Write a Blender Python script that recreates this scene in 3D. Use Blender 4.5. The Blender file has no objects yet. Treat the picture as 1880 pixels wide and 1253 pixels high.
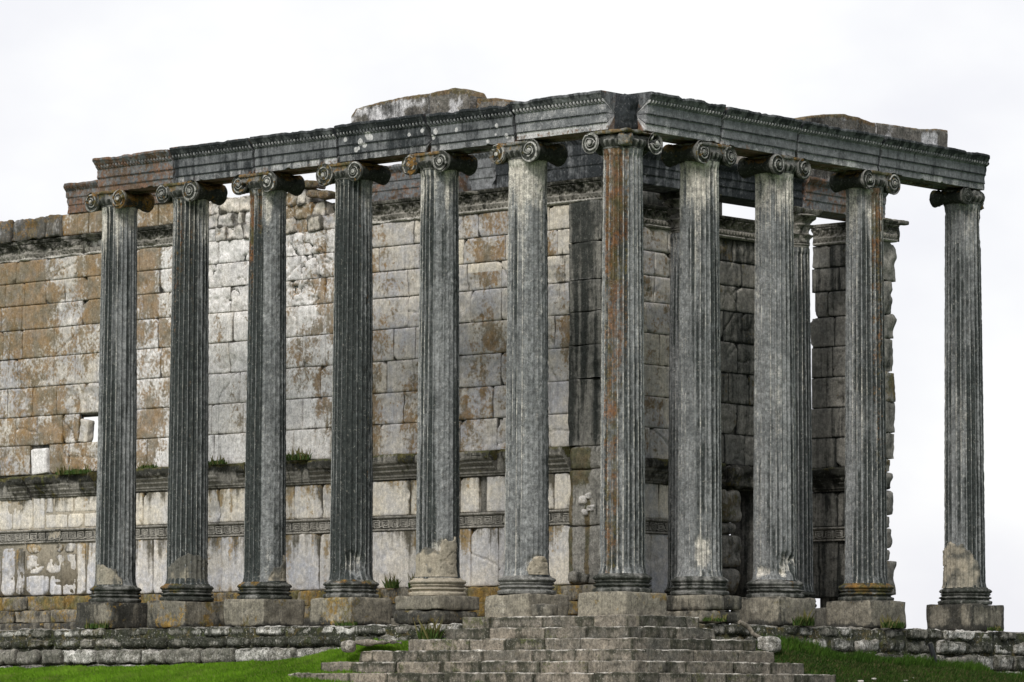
import bpy, math, random
import numpy as np
from mathutils import Matrix, Vector
random.seed(7); RNG = np.random.default_rng(7)
sc = bpy.context.scene
# ---------------------------------------------------------------- camera
# building axes: x runs along the temple front, y along its long flank, z up; the corner column stands at the origin
CAM = np.array([-62.0819, -52.3526, -2.198])
FW = np.array([0.743182, 0.663031, 0.089832]); RT = np.array([0.66547, -0.746416, 0.003693]); UP = np.array([-0.069501, -0.057036, 0.99595])
cam = bpy.data.cameras.new("camera"); co = bpy.data.objects.new("camera", cam); sc.collection.objects.link(co)
m = Matrix(((RT[0], UP[0], -FW[0], CAM[0]), (RT[1], UP[1], -FW[1], CAM[1]), (RT[2], UP[2], -FW[2], CAM[2]), (0, 0, 0, 1)))
co.matrix_world = m
cam.sensor_width = 36; cam.lens = 7319.77/1880*36; cam.clip_start = 1; cam.clip_end = 12000
sc.camera = co
# ---------------------------------------------------------------- sky, sun, exposure
SUN_DIR = np.array([-1.0, -0.42, 0.95]); SUN_DIR /= np.linalg.norm(SUN_DIR)
w = bpy.data.worlds.new("World"); sc.world = w; w.use_nodes = True
nt = w.node_tree; nt.nodes.clear()
out = nt.nodes.new('ShaderNodeOutputWorld'); bg = nt.nodes.new('ShaderNodeBackground'); bg2 = nt.nodes.new('ShaderNodeBackground')
sky = nt.nodes.new('ShaderNodeTexSky'); sky.sky_type = 'NISHITA'; sky.sun_disc = False
sky.sun_elevation = math.asin(SUN_DIR[2]); sky.sun_rotation = math.atan2(SUN_DIR[0], SUN_DIR[1])
bg.inputs['Strength'].default_value = 0.08; nt.links.new(sky.outputs[0], bg.inputs[0])
tc = nt.nodes.new('ShaderNodeTexCoord'); mp = nt.nodes.new('ShaderNodeMapping'); mp.inputs['Scale'].default_value = (1, 1, 1.6)
nz = nt.nodes.new('ShaderNodeTexNoise'); nz.inputs['Scale'].default_value = 9; nz.inputs['Detail'].default_value = 5; nz.inputs['Roughness'].default_value = .5
nt.links.new(tc.outputs['Generated'], mp.inputs[0]); nt.links.new(mp.outputs[0], nz.inputs['Vector'])
cr = nt.nodes.new('ShaderNodeValToRGB'); cr.color_ramp.elements[0].position = .33; cr.color_ramp.elements[0].color = (.82, .82, .865, 1)
cr.color_ramp.elements[1].position = .60; cr.color_ramp.elements[1].color = (.985, .985, .965, 1)
e_ = cr.color_ramp.elements.new(.47); e_.color = (.90, .90, .92, 1)
vd = nt.nodes.new('ShaderNodeVectorMath'); vd.operation = 'DOT_PRODUCT'; vd.inputs[1].default_value = (.42, -.88, -.22); nt.links.new(tc.outputs['Generated'], vd.inputs[0])
mr = nt.nodes.new('ShaderNodeMapRange'); mr.interpolation_type = 'SMOOTHSTEP'; mr.inputs[1].default_value = 0.0; mr.inputs[2].default_value = .75; nt.links.new(vd.outputs['Value'], mr.inputs[0])
bank = nt.nodes.new('ShaderNodeMix'); bank.data_type = 'RGBA'; bank.inputs[7].default_value = (.36, .38, .42, 1); nt.links.new(mr.outputs[0], bank.inputs[0]); nt.links.new(cr.outputs[0], bank.inputs[6])  # added dimmer sky area out of view, gives the columns directional shading
nt.links.new(nz.outputs[0], cr.inputs[0]); nt.links.new(bank.outputs[2], bg2.inputs[0]); bg2.inputs['Strength'].default_value = 1.04
mx = nt.nodes.new('ShaderNodeMixShader'); mx.inputs[0].default_value = .93
nt.links.new(bg.outputs[0], mx.inputs[1]); nt.links.new(bg2.outputs[0], mx.inputs[2]); nt.links.new(mx.outputs[0], out.inputs[0])
sl = bpy.data.lights.new("sun", 'SUN'); sl.energy = 2.1; sl.angle = math.radians(16); sl.color = (1, .965, .91)
so = bpy.data.objects.new("sun", sl); sc.collection.objects.link(so)
so.rotation_euler = Vector(SUN_DIR.tolist()).to_track_quat('Z', 'Y').to_euler(); so.location = (-30, -10, 40)
sc.view_settings.view_transform = 'Standard'; sc.view_settings.look = 'None'; sc.view_settings.exposure = 0.1; sc.view_settings.gamma = 1
# ---------------------------------------------------------------- numpy noise
def _h(x, y, z):
    n = (x.astype(np.int64)*374761393 + y.astype(np.int64)*668265263 + z.astype(np.int64)*1274126177) & 0xffffffff
    n = ((n ^ (n >> 13))*1274126177) & 0xffffffff
    n = ((n ^ (n >> 16))*2246822519) & 0xffffffff
    return ((n ^ (n >> 15)) & 0xffffff)/float(0xffffff)
def vn(P, s=1.0, o=0.0):
    P = np.asarray(P, float); sc_ = np.broadcast_to(np.asarray(s, float), (3,))
    x = P[..., 0]*sc_[0]+o*17.3+101.7; y = P[..., 1]*sc_[1]+o*5.1+57.1; z = P[..., 2]*sc_[2]+o*3.7+33.9
    xi = np.floor(x); yi = np.floor(y); zi = np.floor(z); fx = x-xi; fy = y-yi; fz = z-zi
    fx = fx*fx*(3-2*fx); fy = fy*fy*(3-2*fy); fz = fz*fz*(3-2*fz)
    r = 0
    for a in (0, 1):
        for b in (0, 1):
            for c in (0, 1):
                r = r + (fx if a else 1-fx)*(fy if b else 1-fy)*(fz if c else 1-fz)*_h(xi+a, yi+b, zi+c)
    return r*2-1
def fbm(P, s=1.0, oct=4, o=0.0, g=.5):
    r = 0; a = 1; t = 0; s = np.asarray(s, float)
    for k in range(oct):
        r = r + a*vn(P, s, o+k*1.31); t += a; a *= g; s = s*2.03
    return r/t
def sst(a, b, x): t = np.clip((x-a)/(b-a), 0, 1); return t*t*(3-2*t)
# ---------------------------------------------------------------- mesh accumulator
class MB:
    def __init__(s): s.v = []; s.q = []; s.t = []; s.c = []; s.n = 0
    def raw(s, V, Q, C=None, T=None):
        V = np.asarray(V, float).reshape(-1, 3); s.v.append(V)
        if C is None: C = np.tile([0.25, 0.2, 0.2, 0.5], (len(V), 1))
        C = np.asarray(C, float)
        if C.ndim == 1: C = np.tile(C, (len(V), 1))
        s.c.append(C.reshape(-1, 4))
        if Q is not None and len(Q): s.q.append(np.asarray(Q, int)+s.n)
        if T is not None and len(T): s.t.append(np.asarray(T, int)+s.n)
        s.n += len(V)
    def grid(s, P, wu=False, wv=False, C=None, flip=False):
        n, mm = P.shape[:2]; I = np.arange(n*mm).reshape(n, mm)
        if wu: I = np.vstack([I, I[:1]])
        if wv: I = np.hstack([I, I[:, :1]])
        a, b, c, d = I[:-1, :-1], I[:-1, 1:], I[1:, 1:], I[1:, :-1]
        Q = np.stack([a, b, c, d], -1).reshape(-1, 4)
        if flip: Q = Q[:, ::-1]
        s.raw(P.reshape(-1, 3), Q, None if C is None else np.broadcast_to(C, P.shape[:2]+(4,)))
    def build(s, name, mat, parent=None, smooth=True):
        me = bpy.data.meshes.new(name)
        V = np.concatenate(s.v); C = np.clip(np.concatenate(s.c), 0, 1)
        Q = np.concatenate(s.q) if s.q else np.zeros((0, 4), int); T = np.concatenate(s.t) if s.t else np.zeros((0, 3), int)
        me.vertices.add(len(V)); me.vertices.foreach_set('co', V.astype(np.float32).ravel())
        L = np.concatenate([Q.ravel(), T.ravel()]); me.loops.add(len(L)); me.loops.foreach_set('vertex_index', L.astype(np.int32))
        st = np.concatenate([np.arange(len(Q))*4, len(Q)*4+np.arange(len(T))*3]); me.polygons.add(len(st))
        me.polygons.foreach_set('loop_start', st.astype(np.int32))
        me.polygons.foreach_set('use_smooth', np.full(len(st), smooth)); me.update(calc_edges=True)
        at = me.color_attributes.new('st', 'FLOAT_COLOR', 'POINT'); at.data.foreach_set('color', C.astype(np.float32).ravel())
        me.validate(); me.materials.append(mat)
        o = bpy.data.objects.new(name, me); sc.collection.objects.link(o)
        if parent: o.parent = parent
        return o
def tag(o, label=None, cat=None, group=None, kind=None):
    if label: o['label'] = label
    if cat: o['category'] = cat
    if group: o['group'] = group
    if kind or (label and o.parent is None): o['kind'] = kind or 'thing'
    return o
def empty(name, label, cat, group=None, loc=(0, 0, 0)):
    o = bpy.data.objects.new(name, None); sc.collection.objects.link(o); o.location = (0, 0, 0); o.empty_display_size = .3
    return tag(o, label, cat, group)
def frame(o, u, v, n): return np.array(o, float), np.array(u, float), np.array(v, float), np.array(n, float)
def box(B, c, h, C=None, n=5, rnd=.02, amp=.008, seed=0, R=None, fs=4.0, rim=0, nose=0, cfn=None):
    """a block with worn rounded edges; c centre, h half sizes"""
    c = np.array(c, float); h = np.array(h, float)
    R = np.eye(3) if R is None else R
    for ax in range(3):
        a1, a2 = (ax+1) % 3, (ax+2) % 3
        n1 = max(3, min(60, int(n*h[a1]/h.min()**.3/ .35)+3)); n2 = max(3, min(60, int(n*h[a2]/h.min()**.3/.35)+3))
        def sp(k, hh):
            t = np.linspace(-1, 1, k); e = min(rnd/hh*.9, .4); return np.concatenate([[-1, -1+e*.35], t[1:-1]*(1-e), [1-e*.35, 1]])
        A, Bq = np.meshgrid(sp(n1, h[a1]), sp(n2, h[a2]), indexing='ij')
        for sg in (-1, 1):
            P = np.zeros(A.shape+(3,)); P[..., ax] = sg; P[..., a1] = A; P[..., a2] = Bq
            L = P*h
            inner = np.clip(L, -(h-rnd), h-rnd); d = L-inner; dl = np.linalg.norm(d, axis=-1, keepdims=True)+1e-9
            nn = d/dl
            L = inner+nn*rnd*1.0
            Wp = L@R.T+c
            if amp:
                f = fbm(Wp, fs, 4, seed)*amp*2 - np.maximum(0, fbm(Wp, fs*.6, 2, seed+9)-.15)*amp*4
                L = L+nn*f[..., None]
            Wp = L@R.T+c
            cc = None
            if C is not None:
                cc = np.zeros(Wp.shape[:2]+(4,)); cc[:] = C; nq = fbm(Wp, 1.6, 3, seed+20); cc[..., 0] += .25*nq; cc[..., 1] += .25*fbm(Wp, 1.3, 3, seed+21); cc[..., 3] += .3*nq
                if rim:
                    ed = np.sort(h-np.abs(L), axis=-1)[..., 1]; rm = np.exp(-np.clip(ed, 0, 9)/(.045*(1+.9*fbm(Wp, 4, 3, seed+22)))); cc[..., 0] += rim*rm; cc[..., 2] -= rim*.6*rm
                if nose: tp_ = sst(h[2]-.045, h[2]-.01, L[..., 2])*(.6+.8*fbm(Wp, 5, 3, seed+23)); cc[..., 2] += nose*tp_; cc[..., 0] -= nose*.6*tp_
            if cfn is not None and cc is not None: cc = cfn(Wp, cc)
            B.grid(Wp, C=cc, flip=(sg < 0))
def sweep(B, prof, o, u, v, n, L, step, disp=None, colf=None, caps=True, flip=False):
    """prof: (m,2) list of (outward, up) closed loop; swept along u for length L"""
    o, u, v, n = frame(o, u, v, n); pr = np.array(prof, float)
    N = max(2, int(L/step)+1); T = np.linspace(0, L, N)
    Pd = np.broadcast_to(pr[None], (N, len(pr), 2)).copy(); TT = np.broadcast_to(T[:, None], (N, len(pr))).copy()
    if disp: Pd, TT = disp(Pd, TT)
    P = o+TT[..., None]*u+Pd[..., 0:1]*n+Pd[..., 1:2]*v
    C = None
    if colf is not None: C = colf(P, Pd, TT) if callable(colf) else np.broadcast_to(np.array(colf, float), P.shape[:2]+(4,))
    B.grid(P, wv=True, C=C, flip=flip)
    if caps:
        for k in (0, -1):
            ring = P[k]; c0 = ring.mean(0); rs = np.stack([ring+(c0-ring)*t for t in (0, .35, .7, .98)], 0)
            rs = rs+fbm(rs, 6, 3, 3)[..., None]*u*.02*np.array([0, 1, 1, 1])[:, None, None]
            cc = None if C is None else np.broadcast_to(C[k][None], rs.shape[:2]+(4,))
            B.grid(rs, wv=True, C=cc, flip=(k == 0) ^ flip)
def dense(prof, d=.02):
    """subdivide a closed polyline"""
    p = np.array(prof, float); r = []
    for i in range(len(p)):
        a, b = p[i], p[(i+1) % len(p)]; k = max(1, int(np.ceil(np.linalg.norm(b-a)/d)))
        if np.linalg.norm(b-a) > .5: k = 6
        for j in range(k): r.append(a+(b-a)*j/k)
    return np.array(r)
# ---------------------------------------------------------------- materials
def stone(name, a, b, dark, lich, pale, lich_s=3.0, speck=.5, grain=.5, streak=1.0, lich2=None, rough=.9, bump=.35, vs=.28, spd=(.05, .052, .055), lw=.55, vw=.12):
    """weathered stone. vertex colour: R wet black stain and painted flute shade, G ochre/brown lichen, B pale scour, A tone of the block"""
    m = bpy.data.materials.new(name); m.use_nodes = True; t = m.node_tree; N = t.nodes; K = t.links; N.clear()
    o = N.new('ShaderNodeOutputMaterial'); bs = N.new('ShaderNodeBsdfPrincipled'); bs.inputs['Roughness'].default_value = rough
    bs.inputs['Specular IOR Level'].default_value = .25; K.new(bs.outputs[0], o.inputs[0])
    g = N.new('ShaderNodeNewGeometry'); at = N.new('ShaderNodeAttribute'); at.attribute_name = 'st'
    sp = N.new('ShaderNodeSeparateColor'); K.new(at.outputs['Color'], sp.inputs[0])
    def noise(s, det, ro=.6, sv=None, dist=0):
        n = N.new('ShaderNodeTexNoise'); n.inputs['Scale'].default_value = s; n.inputs['Detail'].default_value = det; n.inputs['Roughness'].default_value = ro; n.inputs['Distortion'].default_value = dist
        if sv is not None:
            mpn = N.new('ShaderNodeMapping'); mpn.inputs['Scale'].default_value = sv; K.new(g.outputs['Position'], mpn.inputs[0]); K.new(mpn.outputs[0], n.inputs['Vector'])
        else: K.new(g.outputs['Position'], n.inputs['Vector'])
        return n.outputs[0]
    def ma(op, x, y, z=None, cl=False):
        n = N.new('ShaderNodeMath'); n.operation = op; n.use_clamp = cl
        for i, q in enumerate((x, y, z)):
            if q is None: continue
            if isinstance(q, (int, float)): n.inputs[i].default_value = q
            else: K.new(q, n.inputs[i])
        return n.outputs[0]
    def ss(x, lo, hi):
        n = N.new('ShaderNodeMapRange'); n.interpolation_type = 'SMOOTHSTEP'; K.new(x, n.inputs[0])
        for i, q in ((1, lo), (2, hi)):
            if isinstance(q, (int, float)): n.inputs[i].default_value = q
            else: K.new(q, n.inputs[i])
        return n.outputs[0]
    def mix(f, x, y, mode='MIX'):
        n = N.new('ShaderNodeMix'); n.data_type = 'RGBA'; n.blend_type = mode
        if isinstance(f, (int, float)): n.inputs[0].default_value = f
        else: K.new(f, n.inputs[0])
        for i, q in ((6, x), (7, y)):
            if isinstance(q, tuple): n.inputs[i].default_value = q+(1,)
            else: K.new(q, n.inputs[i])
        return n.outputs[2]
    big = noise(.9, 5, .6); mid = noise(5, 7, .68); fine = noise(38, 3, .6); vst = noise(1, 5, .6, (5.5, 5.5, vs)); vfine = noise(1, 5, .65, (24, 24, .9))
    f = ss(ma('ADD', ma('MULTIPLY', big, .6), ma('MULTIPLY', mid, .5)), .42, .68)
    f = ma('ADD', ma('MULTIPLY', f, .55), ma('MULTIPLY', at.outputs['Alpha'], .45), cl=True)
    col = mix(f, a, b)
    # pale scour
    pm = ss(ma('ADD', ma('MULTIPLY', mid, .45), ma('MULTIPLY', fine, .4)), ma('SUBTRACT', .66, ma('MULTIPLY', sp.outputs[2], .50)), ma('SUBTRACT', .82, ma('MULTIPLY', sp.outputs[2], .38)))
    col = mix(ma('MULTIPLY', pm, ma('MINIMUM', ma('MULTIPLY', sp.outputs[2], 2.2), 1.0)), col, pale)
    # black wet streaks, plus the shade painted into the column flutes
    dm = ma('ADD', ma('MULTIPLY', vst, .62), ma('MULTIPLY', mid, .38))
    dm = ss(ma('ADD', ma('MULTIPLY', dm, .86), ma('MULTIPLY', noise(16, 5, .75), .14)), ma('SUBTRACT', .76, ma('MULTIPLY', sp.outputs[0], .66)), ma('SUBTRACT', .88, ma('MULTIPLY', sp.outputs[0], .58)))
    col = mix(ma('MULTIPLY', dm, .9*streak), col, dark)
    # lichen
    ln = ma('ADD', ma('ADD', ma('MULTIPLY', noise(lich_s, 8, .72, dist=.4), lw), ma('MULTIPLY', vst, vw)), ma('MULTIPLY', noise(13, 5, .72), 1-vw-lw))
    lm = ss(ln, ma('SUBTRACT', .74, ma('MULTIPLY', sp.outputs[1], .42)), ma('SUBTRACT', .80, ma('MULTIPLY', sp.outputs[1], .39)))
    lc = mix(ss(noise(2.3, 4), .4, .62), lich, lich2 or tuple(x*.6 for x in lich))
    col = mix(ma('MULTIPLY', lm, ma('ADD', .45, ma('MULTIPLY', mid, .75), cl=True)), col, lc)
    # speckle and grain, clustered in patches
    mott = noise(8.5, 7, .78); cl = ss(noise(1.3, 4), .36, .62)
    spk = ss(noise(15, 6, .8), .52, .60); col = mix(ma('MULTIPLY', ma('MULTIPLY', spk, ma('ADD', ma('ADD', .15, ma('MULTIPLY', cl, .55)), ma('MULTIPLY', sp.outputs[1], .7), cl=True)), speck), col, spd)
    spk2 = ss(noise(19, 5, .78), .57, .66); col = mix(ma('MULTIPLY', spk2, speck*.55), col, pale)
    mv = ma('ADD', 1-grain*.36, ma('MULTIPLY', ss(mott, .36, .64), grain*.72)); gr = ma('MULTIPLY', mv, ma('ADD', 1-grain*.30, ma('MULTIPLY', ss(ma('ADD', ma('MULTIPLY', noise(26, 4, .75), .6), ma('MULTIPLY', vfine, .4)), .38, .62), grain*.60)))
    hs = N.new('ShaderNodeHueSaturation'); K.new(col, hs.inputs['Color']); K.new(gr, hs.inputs['Value']); K.new(hs.outputs[0], bs.inputs['Base Color'])
    bp = N.new('ShaderNodeBump'); bp.inputs['Strength'].default_value = bump; bp.inputs['Distance'].default_value = .03
    hh = ma('ADD', ma('MULTIPLY', mid, .6), ma('MULTIPLY', noise(45, 4, .7), .4)); K.new(hh, bp.inputs['Height']); K.new(bp.outputs[0], bs.inputs['Normal'])
    return m
M = {}
M['shaft'] = stone('column_marble', (.120, .128, .130), (.295, .300, .300), (.018, .024, .022), (.19, .085, .030), (.58, .55, .49), lich_s=3.2, lw=.25, vw=.40, speck=.65, grain=.95, lich2=(.085, .07, .022), vs=.14, spd=(.06, .068, .07))
M['cap'] = stone('capital_marble', (.10, .10, .09), (.28, .275, .26), (.016, .02, .014), (.21, .11, .022), (.52, .51, .48), lich_s=7, speck=.5, grain=.9, lich2=(.075, .07, .018), vs=.6)
M['arch'] = stone('architrave_marble', (.10, .108, .115), (.27, .275, .285), (.012, .016, .019), (.20, .105, .060), (.56, .55, .55), lich_s=5, speck=.45, grain=.65, lich2=(.12, .075, .04), vs=.55, bump=.15)
M['wall'] = stone('cella_wall_marble', (.40, .40, .425), (.68, .61, .49), (.05, .047, .040), (.235, .138, .045), (.80, .78, .77), lich_s=2.0, lw=.46, speck=.40, grain=.55, lich2=(.15, .115, .06), vs=.35, spd=(.15, .115, .07))
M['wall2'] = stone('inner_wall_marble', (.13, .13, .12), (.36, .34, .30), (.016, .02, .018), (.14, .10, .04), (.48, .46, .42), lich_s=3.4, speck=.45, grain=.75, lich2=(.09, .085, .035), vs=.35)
M['dado'] = stone('dado_marble', (.48, .49, .53), (.73, .66, .53), (.06, .052, .03), (.33, .22, .085), (.74, .74, .76), lich_s=1.6, speck=.28, grain=.55, lich2=(.20, .16, .09), vs=.16, spd=(.2, .17, .13))
M['trim'] = stone('moulding_marble', (.13, .125, .11), (.36, .34, .30), (.014, .015, .010), (.11, .095, .03), (.50, .48, .44), lich_s=5, speck=.5, grain=.85, lich2=(.06, .065, .02), vs=.7)
M['ped'] = stone('pedestal_limestone', (.13, .12, .10), (.31, .28, .22), (.03, .03, .026), (.27, .165, .035), (.50, .47, .41), lich_s=4, speck=.55, grain=.85, lich2=(.12, .105, .03), vs=.8)
M['pod'] = stone('podium_limestone', (.075, .078, .062), (.27, .25, .22), (.014, .017, .008), (.035, .045, .010), (.72, .70, .66), lich_s=4.5, speck=.85, grain=1.0, lich2=(.085, .065, .025), vs=1.4, bump=.9, spd=(.025, .028, .018))
M['step'] = stone('step_limestone', (.09, .088, .076), (.29, .25, .20), (.035, .037, .024), (.075, .085, .03), (.58, .55, .50), lich_s=4, speck=.7, grain=.95, lich2=(.10, .09, .045), vs=1.0, bump=.7, spd=(.04, .042, .035))
M['mortar'] = stone('repair_mortar', (.24, .225, .185), (.43, .375, .29), (.10, .10, .09), (.26, .2, .12), (.55, .5, .42), speck=.35, grain=.6, bump=.4, spd=(.15, .13, .1))
M['lump'] = stone('lichen_block_stone', (.10, .095, .08), (.22, .20, .18), (.025, .025, .022), (.16, .10, .045), (.58, .57, .58), lich_s=3, speck=.7, grain=1.0, lich2=(.10, .08, .03), vs=1.0, bump=.7)
def plain(name, c, r=.8, var=.3, s=12):
    m = bpy.data.materials.new(name); m.use_nodes = True; t = m.node_tree; bs = t.nodes['Principled BSDF']; bs.inputs['Roughness'].default_value = r
    n = t.nodes.new('ShaderNodeTexNoise'); n.inputs['Scale'].default_value = s; n.inputs['Detail'].default_value = 5
    g = t.nodes.new('ShaderNodeNewGeometry'); t.links.new(g.outputs['Position'], n.inputs['Vector'])
    cr = t.nodes.new('ShaderNodeValToRGB'); cr.color_ramp.elements[0].position = .3; cr.color_ramp.elements[1].position = .7
    cr.color_ramp.elements[0].color = tuple(x*(1-var) for x in c)+(1,); cr.color_ramp.elements[1].color = tuple(min(1, x*(1+var)) for x in c)+(1,)
    t.links.new(n.outputs[0], cr.inputs[0]); t.links.new(cr.outputs[0], bs.inputs['Base Color']); return m
def grassmat(name, c1, c2, c3):
    m = bpy.data.materials.new(name); m.use_nodes = True; t = m.node_tree; bs = t.nodes['Principled BSDF']; bs.inputs['Roughness'].default_value = .7; bs.inputs['Specular IOR Level'].default_value = .2
    at = t.nodes.new('ShaderNodeAttribute'); at.attribute_name = 'st'; sp = t.nodes.new('ShaderNodeSeparateColor'); t.links.new(at.outputs['Color'], sp.inputs[0])
    def mix(f, x, y):
        n = t.nodes.new('ShaderNodeMix'); n.data_type = 'RGBA'; t.links.new(f, n.inputs[0])
        for i, q in ((6, x), (7, y)):
            if isinstance(q, tuple): n.inputs[i].default_value = q+(1,)
            else: t.links.new(q, n.inputs[i])
        return n.outputs[2]
    c = mix(sp.outputs[0], c1, c2); c = mix(sp.outputs[1], c, c3); t.links.new(c, bs.inputs['Base Color']); return m
M['grass'] = grassmat('grass_blades', (.060, .145, .010), (.22, .42, .025), (.27, .25, .10))
M['rough'] = grassmat('rough_grass_blades', (.032, .078, .010), (.09, .18, .02), (.15, .13, .06))
M['soil'] = plain('turf_ground', (.04, .085, .012), .95, .5, 3)
M['weed'] = grassmat('weed_leaves', (.025, .05, .010), (.07, .125, .022), (.15, .13, .05))
M['yellow'] = plain('yellow_petals', (.75, .58, .03), .6, .1)
M['pebble'] = plain('white_pebble', (.6, .57, .52), .9, .25)
M['pipe'] = plain('black_pipe', (.018, .019, .022), .5, .3)
M['plaster'] = plain('grey_plaster', (.20, .205, .20), .9, .15, 3)
M['root'] = plain('grey_drain_stone', (.27, .27, .28), .8, .3, 10)
VR = RT; VF = FW*np.array([1, 1, 0]); VF /= np.linalg.norm(VF)
RT2 = RT*np.array([1, 1, 0]); RT2 /= np.linalg.norm(RT2)
def tab(pts, x): p = np.array(pts, float); return np.interp(x, p[:, 0], p[:, 1])
# ---------------------------------------------------------------- columns
def ring(cx, cy, phi, r, z):
    d = np.sin(phi)[..., None]*RT2-np.cos(phi)[..., None]*VF
    P = d*r[..., None]; P[..., 0] += cx; P[..., 1] += cy; P[..., 2] = z; return P
SH0, SH1 = .36, 9.06
def srad(z, r0=.468, r1=.405):
    t = np.clip((z-SH0)/(SH1-SH0), 0, 1); r = r0+(r1-r0)*(t**1.35)
    return r+.035*np.exp(-np.clip(z-SH0, 0, 9)/.06)+.02*np.exp(-np.clip(SH1-z, 0, 9)/.05)
def make_shaft(cx, cy, spec, seed, z0=SH0, z1=SH1, rs=1.0, parent=None, mat=None, NK=9):
    nf = 24; Mn = nf*NK; ph = np.linspace(-np.pi, np.pi, Mn, endpoint=False); N = 300
    zz = np.linspace(z0, z1, N); PH, Z = np.meshgrid(ph, zz); deg = np.degrees(PH)
    P0 = ring(cx, cy, PH, srad(Z)*rs, Z)
    u = np.abs(((PH/(2*np.pi)*nf) % 1)*2-1)          # 0 flute centre .. 1 arris
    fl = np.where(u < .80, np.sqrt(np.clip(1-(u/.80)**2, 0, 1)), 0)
    endf = sst(z0+.09, z0+.2, Z)*sst(z1-.09, z1-.17, Z)
    # erosion: how much of the fluting survives
    n1 = fbm(P0, (1.3, 1.3, .7), 4, seed); n2 = fbm(P0, (6, 6, 5), 4, seed+5)
    wear = np.clip(tab(spec['wear'], deg)+.22*n1+.12*n2, 0, 1)
    wz = spec.get('wearz')
    if wz: wear = np.clip(wear+tab(wz, Z), 0, 1)
    dep = .056*(1-wear*.9)
    r = srad(Z)*rs-fl*dep*endf-wear*.014
    # chipped arrises
    chip = np.maximum(0, fbm(P0, (15, 15, 7), 3, seed+2)-.18)*(1-fl)
    r -= chip*.06*(.35+wear)
    r += fbm(P0, 14, 3, seed+3)*.0045*(1+wear*2.2)+n1*.004
    dark = (tab(spec['dark'], deg)-.05)+.14*n1+.32*fbm(P0, (6, 6, .22), 4, seed+31)+.18*fbm(P0, (2, 2, .8), 3, seed+32); och = tab(spec.get('och', [(-90, .05)]), deg)+0*Z; pale = tab(spec.get('pale', [(-90, .2)]), deg)+0*Z
    arr = sst(.80, .97, u)*(1-wear)
    pale = pale*.9+.5*fbm(P0, (7, 7, .3), 4, seed+33)+arr*spec.get('arris', .55)*(.65+.7*n2); dark = dark-arr*.40+fl*(1-wear)*.26+.10*n2  # flutes darkened by stain plus painted shade; worn arrises paler
    if 'ochz' in spec: och = och+tab(spec['ochz'], Z)
    # rain run-off below the capital keeps the top of the shaft pale
    pale = pale+sst(z1-1.5, z1-.2, Z)*1.4*spec.get('top', .3)*(.7+.8*fbm(P0, (9, 9, .5), 3, seed+8)); dark = dark-sst(z1-1.5, z1-.1, Z)*.22
    for (gd, gz, sd, sz, amt) in spec.get('gouge', []):
        g = np.exp(-((deg-gd)/sd)**2-((Z-gz)/sz)**2); g = sst(.25, .8, g+.25*fbm(P0, 7, 3, seed+11))
        r -= g*amt*(.6+.7*fbm(P0, 9, 4, seed+12)+.25); pale = pale+g*.5; dark -= g*.25
    al = .5+.5*n1
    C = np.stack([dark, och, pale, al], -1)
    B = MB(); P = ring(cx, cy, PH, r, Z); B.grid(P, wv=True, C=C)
    cap = np.stack([P[-1], P[-1]*.0+np.array([cx, cy, z1])], 0); B.grid(cap, wv=True, C=C[-2:])
    return B.build('shaft', mat or M['shaft'], parent)
def lathe(B, cx, cy, prof, seed=0, amp=.006, Mn=120, C=(.4, .2, .25, .5), colf=None, gouge=()):
    pr = np.array(prof, float); ph = np.linspace(-np.pi, np.pi, Mn, endpoint=False)
    PH = np.broadcast_to(ph[None], (len(pr), Mn)); R = np.broadcast_to(pr[:, 0:1], PH.shape).copy(); Z = np.broadcast_to(pr[:, 1:2], PH.shape).copy()
    P = ring(cx, cy, PH, R, Z); nn = fbm(P, 7, 4, seed); R = R*(1+0*nn)+nn*amp*2*(pr[:, 0:1] > .05)-np.maximum(0, fbm(P, 4, 3, seed+4)-.2)*amp*9
    deg = np.degrees(PH)
    for (gd, gz, sd, sz, amt) in gouge: R = R-np.exp(-((deg-gd)/sd)**2-((Z-gz)/sz)**2)*amt*(.8+.6*fbm(P, 9, 3, seed+6))
    Cc = np.zeros(P.shape[:2]+(4,)); Cc[:] = C
    if colf: Cc = colf(P, deg, Z, Cc)
    B.grid(ring(cx, cy, PH, R, Z), wv=True, C=Cc)
def arc(r0, z0, r1, z1, bul, n=7):
    t = np.linspace(0, 1, n); return [(r0+(r1-r0)*k+bul*math.sin(math.pi*k), z0+(z1-z0)*k) for k in t]
BASE = [(.0, -.002), (.60, -.002), (.605, .015)]+arc(.605, .02, .60, .075, .012, 4)+arc(.575, .08, .575, .125, -.035, 5)+arc(.585, .13, .585, .16, .015, 4)+arc(.57, .165, .565, .205, -.03, 5)+arc(.57, .21, .57, .235, .01, 3)+arc(.555, .24, .55, .345, .055, 9)+[(.52, .35), (.515, .375), (.49, .38), (.3, .385), (0, .385)]
def make_base(cx, cy, seed, parent, mat=None, C=(.45, .2, .25, .45), och=None, gouge=(), rs=1.0):
    B = MB()
    def cf(P, deg, Z, Cc):
        Cc = Cc.copy(); n = fbm(P, (3, 3, 10), 3, seed+1); Cc[..., 0] += .25*n+.10; Cc[..., 2] += .3*n
        if och: Cc[..., 1] += tab(och, deg)*(.5+1.0*fbm(P, 5, 3, seed+2))*sst(.0, .3, Z)
        return Cc
    lathe(B, cx, cy, [(r*rs, z) for r, z in BASE], seed, .006, 144, C, cf, gouge); return B.build('base', mat or M['cap'], parent)
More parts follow.
